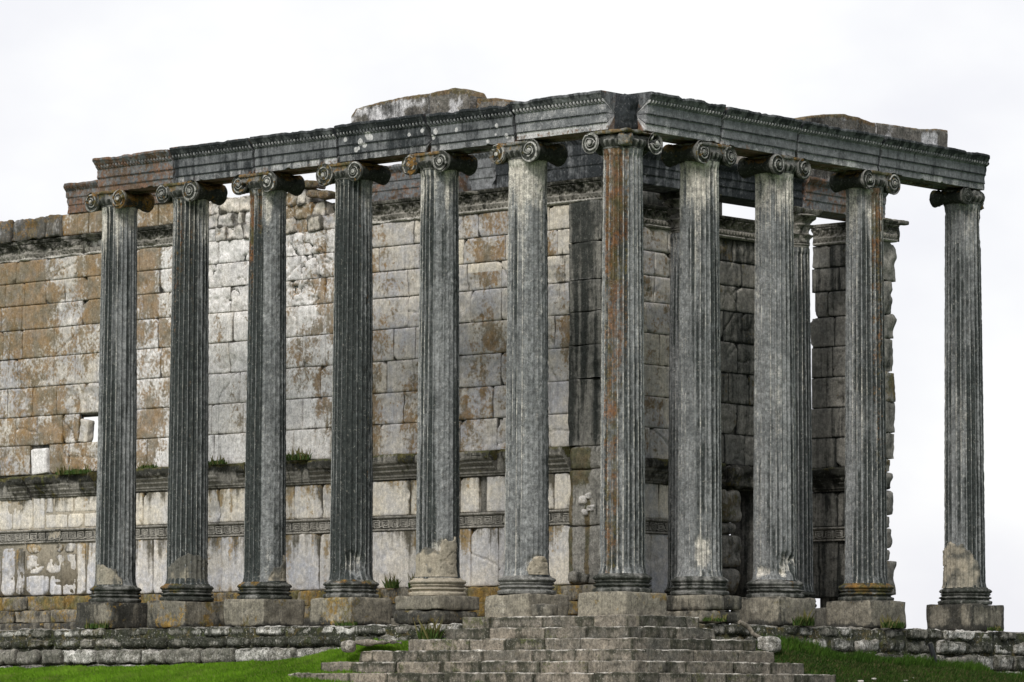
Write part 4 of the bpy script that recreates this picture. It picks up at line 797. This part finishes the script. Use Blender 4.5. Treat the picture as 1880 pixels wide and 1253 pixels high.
for i, (z0, z1, x) in enumerate([(.3, .95, 12.12), (.95, 1.75, 12.2), (1.75, 2.02, 11.98), (2.02, 2.82, 12.18)]): box(B, (x-.25, YC-.08, (z0+z1)/2), (.38, .3, (z1-z0)/2-.01), (.35, .6, .2, .5), n=9, rnd=.13, amp=.035, seed=820+i)
B.build('broken_door_jamb', M['wall2'], cw)
B = MB(); box(B, (12.9, 8.6, 1.15), (1.2, .12, 1.75), (.1, .1, .1, .5), n=6, rnd=.01, amp=.002); box(B, (13.22, 8.2, 1.15), (.12, .3, 1.75), (.1, .1, .1, .5), n=6, rnd=.01, amp=.002)
tag(B.build('plaster_wall', M['plaster']), 'smooth grey plastered partition seen through the low doorway', 'wall')
# far stub wall with its anta
fw = empty('stub_wall', 'ragged far wall stub with dark blocks behind the third column right of the corner', 'wall')
def fwc(P, uu, zz, e, r1, r2): return np.stack([.42+.2*(r1-.5)+0*uu, .30+.3*(r2-.5)+0*uu, .12+0*uu, .3+.4*(r1-.5)+0*uu], -1)
XF = 14.87
B = MB(); rg = np.random.default_rng(12)
for ci in range(8):
    ye = 6.62+.22*(rg.random()-.5)-(.12 if ci in (5, 6) else 0)
    ashlar(B, (XF, 0, 0), (0, 1, 0), FX, 5.3, ye, zs[ci:ci+2], .9, 830+ci, fwc, bulge=0, chipp=.5, thick=.8)
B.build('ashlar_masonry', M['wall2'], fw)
dc2 = lambda P, uu, zz, e, a, b: np.stack([.5+0*uu+.2*fbm(P, 1.5, 3, 2), .25+.2*fbm(P, 1.5, 3, 3), .2+0*uu, .75+0*uu], -1)
B = MB(); ashlar(B, (XF, 0, 0), (0, 1, 0), FX, 5.3, 6.75, [.3, 1.66], .75, 841, dc2, thick=.7); B.build('lower_dado', M['wall2'], fw); B = MB(); ashlar(B, (XF, 0, 0), (0, 1, 0), FX, 5.3, 6.75, [2.0, 2.86], .75, 842, dc2, thick=.7, chipp=.8); B.build('upper_dado', M['wall2'], fw)
B = MB(); meander(B, (XF, 0, 0), (0, 1, 0), FX, 5.0, 6.6, 1.66, 2.0, 9); B.build('meander_band', M['trim'], fw)
B = MB(); cornice(B, (XF, 5.0, 0), (0, 1, 0), FX, 1.55, 51, .2, (.75, .2, .1, .2), flip=True); B.build('dado_cornice', M['trim'], fw)
B = MB(); frieze(B, (XF, 0, 0), (0, 1, 0), FX, 4.9, 6.45, 13, flip=True); B.build('acanthus_frieze', M['trim'], fw)
B = MB(); slab(B, (XF+.2, 5.0, -.3), (XF+.6, 6.45, 9.3)); B.build('wall_core', M['wall2'], fw)
# ragged anta at its front end
ar = empty('anta', 'ragged broken pilaster against the sky behind the third column right of the corner', 'pilaster', 'antae of the cella')
B = MB(); zz = [.36, 1.15, 1.45, 1.95, 2.25, 2.85, 3.3, 3.6, 4.25, 5.0, 5.7, 6.5, 7.1, 7.9, 8.86]
xr = [15.50, 15.32, 15.35, 15.28, 15.48, 15.46, 15.30, 15.50, 15.50, 15.52, 15.44, 15.50, 15.38, 15.56]
for i in range(len(zz)-1):
    h = (zz[i+1]-zz[i])/2
    box(B, ((XF-.05+xr[i])/2, 4.95, zz[i]+h), ((xr[i]-XF+.05)/2, .46, h-.004), (.38, .25+.35*(i % 3 == 0), .25, .45), n=10, rnd=.09 if i in (1, 2, 4, 5) else .025, amp=.04, seed=860+i, fs=3.5)
B.build('shaft', M['wall2'], ar)
B = MB(); frieze(B, (XF-.08, 4.46, 0), (1, 0, 0), FY, 0, .72, 15); box(B, (15.3, 4.9, 9.08), (.42, .42, .2), (.5, .5, .1, .3), n=9, rnd=.04, amp=.03, seed=88)
box(B, (15.42, 4.86, 9.36), (.52, .50, .05), (.5, .6, .1, .3), n=9, rnd=.03, amp=.02, seed=89); B.build('capital', M['trim'], ar)
# two inner columns with leafy capitals and the beam over them
def bell(cx, cy, seed, parent):
    B = MB(); ph = np.linspace(-np.pi, np.pi, 160, endpoint=False); K = 60; zz = np.linspace(8.50, 9.24, K); t = (zz-8.5)/.74
    PH, T = np.meshgrid(ph, t); Z = 8.5+T*.74
    R = .38+.02*T+.16*sst(.62, 1, T)
    lf = lambda a, b, n, o: sst(a, a+.05, T)*sst(b+.04, b-.02, T)*(.5+.5*np.cos(PH*n+o))**.7*(.035+.09*sst(b-.16, b, T))
    R = R+lf(.04, .36, 8, 0)+lf(.30, .66, 8, math.pi)+lf(.6, .95, 4, math.pi/4*0+math.pi)*1.2
    P = ring(cx, cy, PH, R, Z); R = R+fbm(P, 15, 3, seed)*.035; R[0] = .36; R[-1] = .3
    C = np.stack([.45+.4*fbm(P, 8, 3, seed), .3+.3*fbm(P, 5, 3, seed+1), .3+0*R, .5+0*R], -1); B.grid(ring(cx, cy, PH, R, Z), wv=True, C=C)
    lathe(B, cx, cy, [(.36, 8.42), (.40, 8.44), (.41, 8.47), (.39, 8.50), (.42, 8.51), (.42, 8.54), (.36, 8.55)], seed)
    # concave-sided abacus with horned corners
    n = 96; th = np.linspace(-np.pi, np.pi, n, endpoint=False); sq = 1/np.maximum(np.abs(np.cos(th)), np.abs(np.sin(th))); rr = .50*sq*(1-.0)+.10*(sq-1)*2-.05
    rows = []
    for z_, s in ((9.22, .1), (9.225, .9), (9.26, .96), (9.30, 1), (9.345, 1.03), (9.375, 1.03), (9.376, .1)):
        rows.append(np.stack([cx+np.cos(th)*rr*s, cy+np.sin(th)*rr*s, np.full(n, z_)], -1))
    P = np.array(rows); P = P+fbm(P, 8, 3, seed)[..., None]*.03*np.array([1, 1, 0]); B.grid(P, wv=True, C=np.array([.55, .55, .1, .4]))
    return B.build('leafy_capital', M['trim'], parent)
for i, (cx, lab) in enumerate([(8.26, 'inner column almost hidden behind the first column right of the corner'), (12.12, 'inner leafy-capital column, half hidden by the second column right of the corner')]):
    r = empty('inner_column', lab, 'column', 'inner columns between the antae')
    make_shaft(cx, 5.0, dict(wear=[(-90, .15), (90, .12)], dark=[(-90, .6), (0, .45), (90, .62)], och=[(30, .1), (90, .3)], pale=[(-90, .2), (90, .25)], arris=.6), 121+i, z1=8.44, rs=1.02, parent=r, NK=7)
    bell(cx, 5.0, 130+i, r); make_base(cx, 5.0, 140+i, r, rs=.92, C=(.5, .3, .3, .4))
    B = MB(); box(B, (cx, 5.0, -.25), (.62, .62, .24), (.4, .3, .2, .4), n=8, rnd=.03, amp=.01, seed=150+i); B.build('pedestal', M['ped'], r)
def iblock(a, b, C, seed, label, zt=.74):
    B = MB(); beam(B, (0, 4.58, 0), (1, 0, 0), FY, a, b, 9.375, zt, .8, seed, C, back=.85); r = B.build('architrave_block', M['arch']); return tag(r, label, 'architrave', 'beams over the inner columns')
iblock(5.56, 8.24, (.6, .1, .1, .3), 51, 'inner beam between the corner pilaster and the hidden inner column'); iblock(8.28, 11.97, (.66, .05, .05, .3), 52, 'dark straight inner beam above the bright gap in the cross wall')
iblock(12.01, 15.3, (.3, .62, .2, .45), 53, 'brown inner beam ending raggedly against the sky')
blob('backing_block', M['lump'], (11.2, 5.1, 10.36), (.75, .3, .24), (.4, .4, .4, .4), 55, 'rough grey stone lying on the inner beam', 'stone block', rnd=.05, amp=.03)
blob('backing_block', M['lump'], (13.4, 5.1, 10.32), (1.1, .3, .2), (.45, .3, .5, .4), 56, 'speckled grey stone on the brown inner beam', 'stone block', rnd=.05, amp=.03)
# ---------------------------------------------------------------- podium, floor, steps, ground
B = MB(); slab(B, (-.55, -.55, -2.2), (22, 36, -.61)); tag(B.build('temple_floor', M['ped']), kind='structure')
def podium(flank, T0, T1, label, seed):
    root = empty('podium_wall', label, 'wall', 'podium walls of rough blocks'); rg = np.random.default_rng(seed)
    rows = [(-.60, -.82, .10), (-.83, -1.06, .17), (-1.07, -1.42, .26), (-1.43, -1.95, .34)] if flank else [(-.60, -.84, .08), (-.85, -1.14, .13), (-1.15, -1.50, .20), (-1.51, -2.0, .26)]
    for ri, (zt_, zb_, out_) in enumerate(rows):
        B = MB(); t = T0+rg.random()*.3
        while t < T1:
            wd = (.45+.75*rg.random())*(1 if ri < 2 else 1.1); hz = (zt_-zb_)/2; cz = (zt_+zb_)/2
            if rg.random() < .05: t += .12; continue
            dd = .38; jut = (rg.random()-.5)*.10; e = -.72-out_+dd-jut
            c = (e, t+wd/2, cz) if flank else (t+wd/2, e, cz); hx = (dd, wd/2-.022, hz-.012) if flank else (wd/2-.022, dd, hz-.012)
            dark = .22+.26*rg.random(); pale = .40+.45*rg.random()
            if flank and ri == 1: dark += .12; pale -= .05
            if flank and ri == 2: dark -= .22; pale -= .05
            C = (dark, .30+.32*rg.random()*(ri < 2), pale, .2+.8*rg.random())
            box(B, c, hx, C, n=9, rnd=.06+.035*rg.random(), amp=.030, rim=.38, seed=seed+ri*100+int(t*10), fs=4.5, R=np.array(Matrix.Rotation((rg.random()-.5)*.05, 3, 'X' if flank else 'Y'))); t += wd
        B.build('stone_course', M['pod'], root)
    B = MB(); (slab(B, (-.78, T0, -2.3), (-.5, T1, -.64), (.95, .6, 0, .1)) if flank else slab(B, (T0, -.76, -2.3), (T1, -.5, -.65), (.95, .6, 0, .1))); B.build('earth_core', M['pod'], root)
podium(True, 2.6, 26, 'left podium wall of rough mossy courses above the bright lawn', 900)
podium(False, 1.1, 22, 'right podium wall of rough lichen-spotted blocks above the grass bank', 1300)
# steps wrapping the corner
st = empty('staircase', 'worn grey stone steps wrapping the podium corner below the central columns', 'steps')
FE = [3.55, 3.72, 4.50, 5.55, 6.35, 7.0, 7.3]; RE = [1.32, 1.42, 2.35, 2.55, 3.1, 3.75, 4.4]
def stepseg(k, a0, a1, e, zt_, flank, seed, rg):
    B = None
for k in range(7):
    e = .95+.33*k; zt_ = -.485-.232*k; rg = np.random.default_rng(1700+k); B = MB()
    for flank in (True, False):
        end = FE[k] if flank else RE[k]; a = -e+(.34 if not flank else 0); a0 = a
        while a < end-.15:
            wd = .85+.75*rg.random(); b = min(end, a+wd);
            if end-b < .3: b = end
            h = .13; cz = zt_-h+(rg.random()-.5)*.008; c = (-e+.34, (a+b)/2, cz) if flank else ((a+b)/2, -e+.34, cz)
            jo = (rg.random()-.5)*.03; hx = (.34+jo, (b-a)/2-.007, h) if flank else ((b-a)/2-.007, .34+jo, h)
            cz += (rg.random()-.5)*.018; C = (.16+.34*rg.random(), .2+.35*rg.random(), .1+.4*rg.random(), .1+.9*rg.random()*(1 if flank else .4))
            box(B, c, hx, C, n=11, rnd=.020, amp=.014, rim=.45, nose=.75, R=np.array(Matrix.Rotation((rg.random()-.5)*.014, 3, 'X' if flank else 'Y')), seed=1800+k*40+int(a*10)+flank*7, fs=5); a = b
    B.build('step', M['step'], st)
B = MB()
for k in range(7):
    e = .95+.33*k-.05; zt_ = -.485-.232*k-.04
    slab(B, (-e, -e, -2.4), (min(RE[k], 22)-.05, -.5, zt_)); slab(B, (-e+.003, -.5, -2.4), (-.5, FE[k]-.05, zt_-.003))
B.build('step_core', M['step'], st)
# ground
def foot(t, flank):
    return np.where(flank, tab([(-3, -1.7), (3.4, -1.0), (4.4, -1.02), (5.85, -.98), (7.1, -1.18), (8.1, -1.36), (12.5, -1.50), (18, -1.53), (27, -1.6), (60, -2.4)], t),
                    tab([(-3, -1.7), (1.5, -1.0), (2.6, -1.0), (4.1, -.93), (5.25, -1.20), (8, -1.34), (11.2, -1.56), (12.9, -1.76), (20, -2.2), (60, -3)], t))
def ground(x, y):
    s1, s2 = -x-1.05, -y-1.05; flank = s1 > s2; s = np.maximum(s1, s2); t = np.where(flank, y, x)
    f = foot(t, flank); base = np.where(flank, -2.0, -2.06); wd = tab([(4.5, 1.75), (8.5, 2.6)], t); k = np.clip(s/wd, 0, 1); z = f+(np.minimum(base-.06, f-.25)-f)*k
    z = z-np.maximum(0, s-wd)*.07; z = np.maximum(z, -3.8)
    z = np.where(s < 0, np.minimum(f, -1.2)-.6*np.clip(-s, 0, 1), z)
    away = np.clip((np.maximum(x-22, y-36))/20, 0, 1); z = z*(1-away)+(-3.8)*away
    P = np.stack([x, y, x*0], -1); return z+fbm(P, .8, 3, 40)*.05*np.clip(s*3, 0, 1)
def nl(a, b, c, d):
    return np.concatenate([-np.geomspace(4000, -a+1, 22)+0, np.linspace(a, b, c), np.geomspace(b+1, 4000, 22)])
gx = nl(-14, 24, 300, 0); gy = nl(-14, 38, 400, 0); X, Y = np.meshgrid(gx, gy, indexing='ij'); B = MB(); B.grid(np.stack([X, Y, ground(X, Y)], -1))
tag(B.build('ground', M['soil']), kind='structure')
# grass: real blades on the banks in front of the podium
def blades(n, flank, t0, t1, s0, s1, h0, h1, seed, green, dry, B, dens=None):
    rg = np.random.default_rng(seed); s = s0+(s1-s0)*rg.random(n)**1.3; t = t0+(t1-t0)*rg.random(n)
    x = np.where(flank, -1.05-s, t); y = np.where(flank, t, -1.05-s)
    if dens is not None: k = dens(x, y, s, t, rg); x, y, s, t = x[k], y[k], s[k], t[k]; n = len(x)
    P = np.stack([x, y, 0*x], -1); cl = fbm(P, 2.3, 3, seed); tall = .55+.9*np.clip(cl+.3, 0, 1.2)
    h = (h0+(h1-h0)*rg.random(n))*tall; z = ground(x, y)-.01; a = rg.random(n)*6.283; w_ = .006+.007*rg.random(n); ln = .5*h*rg.random(n)+.02
    la = rg.random(n)*1.6+ (2.4 if flank else 3.6)
    b0 = np.stack([x-np.cos(a)*w_, y-np.sin(a)*w_, z], -1); b1 = np.stack([x+np.cos(a)*w_, y+np.sin(a)*w_, z], -1)
    m0 = np.stack([x+np.cos(la)*ln*.4-np.cos(a)*w_*.7, y+np.sin(la)*ln*.4-np.sin(a)*w_*.7, z+h*.6], -1); m1 = m0+np.stack([np.cos(a)*w_*1.4, np.sin(a)*w_*1.4, 0*h], -1)
    tp = np.stack([x+np.cos(la)*ln, y+np.sin(la)*ln, z+h], -1)
    V = np.stack([b0, b1, m1, m0, tp], 1).reshape(-1, 3); I = np.arange(n)*5
    Q = np.stack([I, I+1, I+2, I+3], -1); T = np.stack([I+3, I+2, I+4], -1)
    g = np.clip(green+.30*cl+.45*fbm(P, (1.0, 1.0, 1), 4, seed+9)+.3*(rg.random(n)-.5), 0, 1); dr = (rg.random(n) < dry)*(.4+.5*rg.random(n))+.4*np.clip(fbm(P, 1.1, 3, seed+5)-.1, 0, 1)*(dry > .05)
    C = np.zeros((n, 5, 4)); C[..., 0] = g[:, None]; C[..., 1] = dr[:, None]; C[..., 3] = 1; B.raw(V, Q, C.reshape(-1, 4), T)
B = MB()
blades(200000, True, 3.0, 21, -.05, 3.6, .035, .11, 1, .72, .06, B)
blades(36000, True, 3.4, 8.5, -.05, 2.6, .05, .11, 2, .35, .10, B)
tag(B.build('lawn', M['grass']), 'bright green short lawn below the left podium wall', 'grass', kind='stuff')
B = MB()
blades(130000, False, 1.5, 15, -.05, 3.6, .05, .12, 3, -.02, .34, B)
blades(12000, False, 3.0, 14, -.05, .35, .10, .26, 4, .35, .05, B)
tag(B.build('rough_grass', M['rough']), 'darker rough grass on the bank right of the steps', 'grass', kind='stuff')
B = MB()
blades(26000, True, -3.5, 7.4, 1.85, 3.2, .05, .14, 5, .3, .08, B, lambda x, y, s, t, rg: (s > 1.95) & (rg.random(len(s)) < .9))
blades(9000, True, -.6, 2.2, 2.05, 2.6, .14, .30, 6, .35, .03, B); 
tag(B.build('weeds', M['rough']), 'long grass and weeds growing in front of the lowest steps', 'grass', kind='stuff')
# tufts on ledges
def tuft(c, rx, ry, h, n, seed, label, green=.4):
    rg = np.random.default_rng(seed); B = MB(); x = c[0]+(rg.random(n)-.5)*2*rx; y = c[1]+(rg.random(n)-.5)*2*ry; z = np.full(n, c[2]); a = rg.random(n)*6.28; la = rg.random(n)*6.28
    stalk = rg.random(n) < .12; hh = h*(.4+.7*rg.random(n))*np.where(stalk, 1.9, 1); w_ = .008+.012*rg.random(n); ln = hh*.7*rg.random(n)
    b0 = np.stack([x-np.cos(a)*w_, y-np.sin(a)*w_, z], -1); b1 = np.stack([x+np.cos(a)*w_, y+np.sin(a)*w_, z], -1); tp = np.stack([x+np.cos(la)*ln, y+np.sin(la)*ln, z+hh], -1)
    mm_ = (b1+tp)/2+np.stack([np.cos(a)*w_, np.sin(a)*w_, hh*.1], -1); I = np.arange(n)*4; C = np.zeros((n, 4, 4)); C[..., 0] = (green+.5*(rg.random(n)-.5))[:, None]; C[..., 1] = (.8*stalk+.3*(rg.random(n) < .2))[:, None]
    B.raw(np.stack([b0, b1, mm_, tp], 1).reshape(-1, 3), np.stack([I, I+1, I+2, I+3], -1), C.reshape(-1, 4)); tag(B.build('grass_tuft', M['weed']), label, 'plant', 'weeds sprouting from the stonework')
for a in [((4.48, 21.6, 3.36), .12, .55, .13, 500, 1, 'mossy weed strip on the cornice left of the leftmost column'), ((4.48, 18.9, 3.40), .1, .25, .10, 160, 2, 'small weed on the cornice between the first and second columns from the left'),
          ((4.48, 16.7, 3.42), .1, .5, .12, 300, 3, 'weed strip on the cornice between the second and third columns from the left'), ((4.48, 13.9, 3.42), .1, .45, .17, 340, 4, 'weed clump on the cornice between the third and fourth columns from the left'),
          ((-.72, 15.0, -.60), .06, .35, .12, 220, 5, 'weed below the pedestal of the leftmost column'), ((-.74, 7.1, -.62), .06, .3, .10, 140, 6, 'weed at the foot of the fourth pedestal from the left'),
          ((-1.06, 4.35, -.98), .12, .20, .28, 420, 7, 'bushy weed in the corner beside the left end of the second step'), ((5.0, -.80, -.60), .3, .05, .20, 260, 8, 'weed in front of the pedestal of the second column right of the corner'),
          ((8.15, -.80, -.60), .35, .05, .16, 260, 9, 'weed below the pedestal of the third column right of the corner'), ((12.0, -.80, -.60), .25, .05, .09, 120, 10, 'weed below the pedestal of the lone rightmost column'),
          ((2.0, -.80, -.56), .35, .05, .09, 160, 11, 'weed below the patched pedestal right of the corner'), ((4.4, 10.6, .36), .08, .15, .22, 120, 12, 'dark weed at the wall foot right of the fourth column from the left'),
          ((4.4, 9.9, .36), .08, .14, .2, 120, 13, 'dark weed at the wall foot left of the fifth column from the left')]: tuft(*a)
# flowers, pebbles, post, twisted drain stone
def pos(flank, t, s): 
    x, y = (-1.05-s, t) if flank else (t, -1.05-s); return x, y, float(ground(np.array(x), np.array(y)))
fl = [(True, 3.4, 2.3), (True, 2.9, 2.45), (True, 2.3, 2.3), (True, 2.0, 2.5), (True, 1.6, 2.35), (True, 1.1, 2.4), (True, .7, 2.5), (True, 3.9, .95), (False, 6.9, 1.9), (False, 7.1, 2.0)]
wh = ['below the left end of the fifth step', 'in the weeds left of the pair below the sixth step', 'leftmost of the cluster below the sixth step', 'lowest of the cluster below the sixth step', 'middle of the cluster below the sixth step', 'right of the cluster below the sixth step', 'rightmost of the cluster below the sixth step', 'on the turf beside the left end of the third step', 'on the right grass bank, left of the pair', 'on the right grass bank, right of the pair']
for i, (f, t, s) in enumerate(fl):
    x, y, z = pos(f, t, s); B = MB(); z += .13
    for q in range(6):
        a = q*1.047+i; d = np.array([math.cos(a), math.sin(a), .25]); p = np.array([-math.sin(a), math.cos(a), 0])*.012; c = np.array([x, y, z])
        B.raw([c, c+d*.02+p, c+d*.04, c+d*.02-p], [[0, 1, 2, 3]])
    B.raw([[x-.003, y, z-.14], [x+.003, y, z-.14], [x+.002, y, z], [x-.002, y, z]], [[0, 1, 2, 3]])
    tag(B.build('yellow_flower', M['yellow'], smooth=False), 'tiny yellow flower '+wh[i], 'flower', 'yellow flowers in the grass')
pe = [(4.9, 1.3, .05, 'beside the right end of the fifth step'), (5.1, 1.45, .035, 'just right of the largest pebble by the steps'), (5.5, 1.2, .04, 'above the gravel patch near the steps'), (4.6, 1.7, .045, 'nearest to the end of the sixth step'), (6.4, 1.35, .05, 'in the middle of the right grass bank'), (6.9, 1.2, .03, 'small one in the middle of the right bank'), (8.2, 1.75, .07, 'flat one far right on the grass bank'), (5.7, 1.7, .03, 'lower edge of the bare patch')]
for i, (t, s, r_, lab) in enumerate(pe):
    x, y, z = pos(False, t, s); blob('pebble', M['pebble'], (x, y, z+r_*.3+.03), (r_*1.3, r_, r_*.6), (.1, .1, .5, .5), 2000+i, 'whitish pebble '+lab, 'stone', 'white pebbles on the right bank', n=4, rnd=r_*.5, amp=.004)
blob('boulder', M['step'], (-2.05, 5.75, -1.08), (.13, .14, .12), (.2, .2, .6, .6), 2101, 'small pale boulder at the left end of the fourth step', 'stone', rnd=.09, amp=.02)
blob('fallen_slab', M['step'], (-1.6, 5.35, -1.0), (.2, .55, .05), (.2, .2, .5, .7), 2102, 'flat pale slab half buried in turf left of the third step', 'stone', rnd=.04, amp=.03)
blob('boulder', M['pod'], (2.95, -1.45, -1.02), (.22, .2, .17), (.3, .2, .6, .5), 2103, 'grey boulder beyond the right end of the fourth step', 'stone', rnd=.1, amp=.03)
blob('boulder', M['ped'], (-.62, 1.55, -.36), (.18, .25, .13), (.45, .2, .3, .4), 2104, 'small rough stone left of the corner pedestal on the top step', 'stone', rnd=.06, amp=.03)
def tube(name, pts, r, mat, label, cat, n=12):
    P = np.array(pts, float); k = np.linspace(0, len(P)-1, 40); C = np.stack([np.interp(k, np.arange(len(P)), P[:, j]) for j in range(3)], -1)
    for _ in range(3): C[1:-1] = (C[:-2]+C[1:-1]*2+C[2:])/4
    d = np.gradient(C, axis=0); d /= np.linalg.norm(d, axis=1)[:, None]; a = np.cross(d, [0.6, -.7, .05]); a /= np.linalg.norm(a, axis=1)[:, None]; b = np.cross(d, a)
    th = np.linspace(0, 2*np.pi, n, endpoint=False); rr = r*(1+.12*vn(C, 6))[:, None, None]
    Q = C[:, None]+(np.cos(th)[None, :, None]*a[:, None]+np.sin(th)[None, :, None]*b[:, None])*rr; B = MB(); B.grid(Q, wv=True); B.raw(np.concatenate([Q[0], Q[-1]]), None, None, [[0, i, i+1] for i in range(1, n-1)]+[[n, n+i+1, n+i] for i in range(1, n-1)])
    tag(B.build(name, mat), label, cat)
tube('pipe', [(9.10, -1.10, -.92), (9.16, -1.14, -1.15), (9.22, -1.16, -1.38), (9.20, -1.18, -1.62)], .055, M['pipe'], 'thin black pipe leaning on the right podium wall', 'pipe')
tube('drain_channel', [(2.62, -.95, -.56), (2.85, -1.0, -.66), (2.92, -1.08, -.82), (3.18, -1.12, -.92), (3.25, -1.16, -1.08)], .05, M['step'], 'grey twisted drain channel running down the podium right of the steps', 'drain')
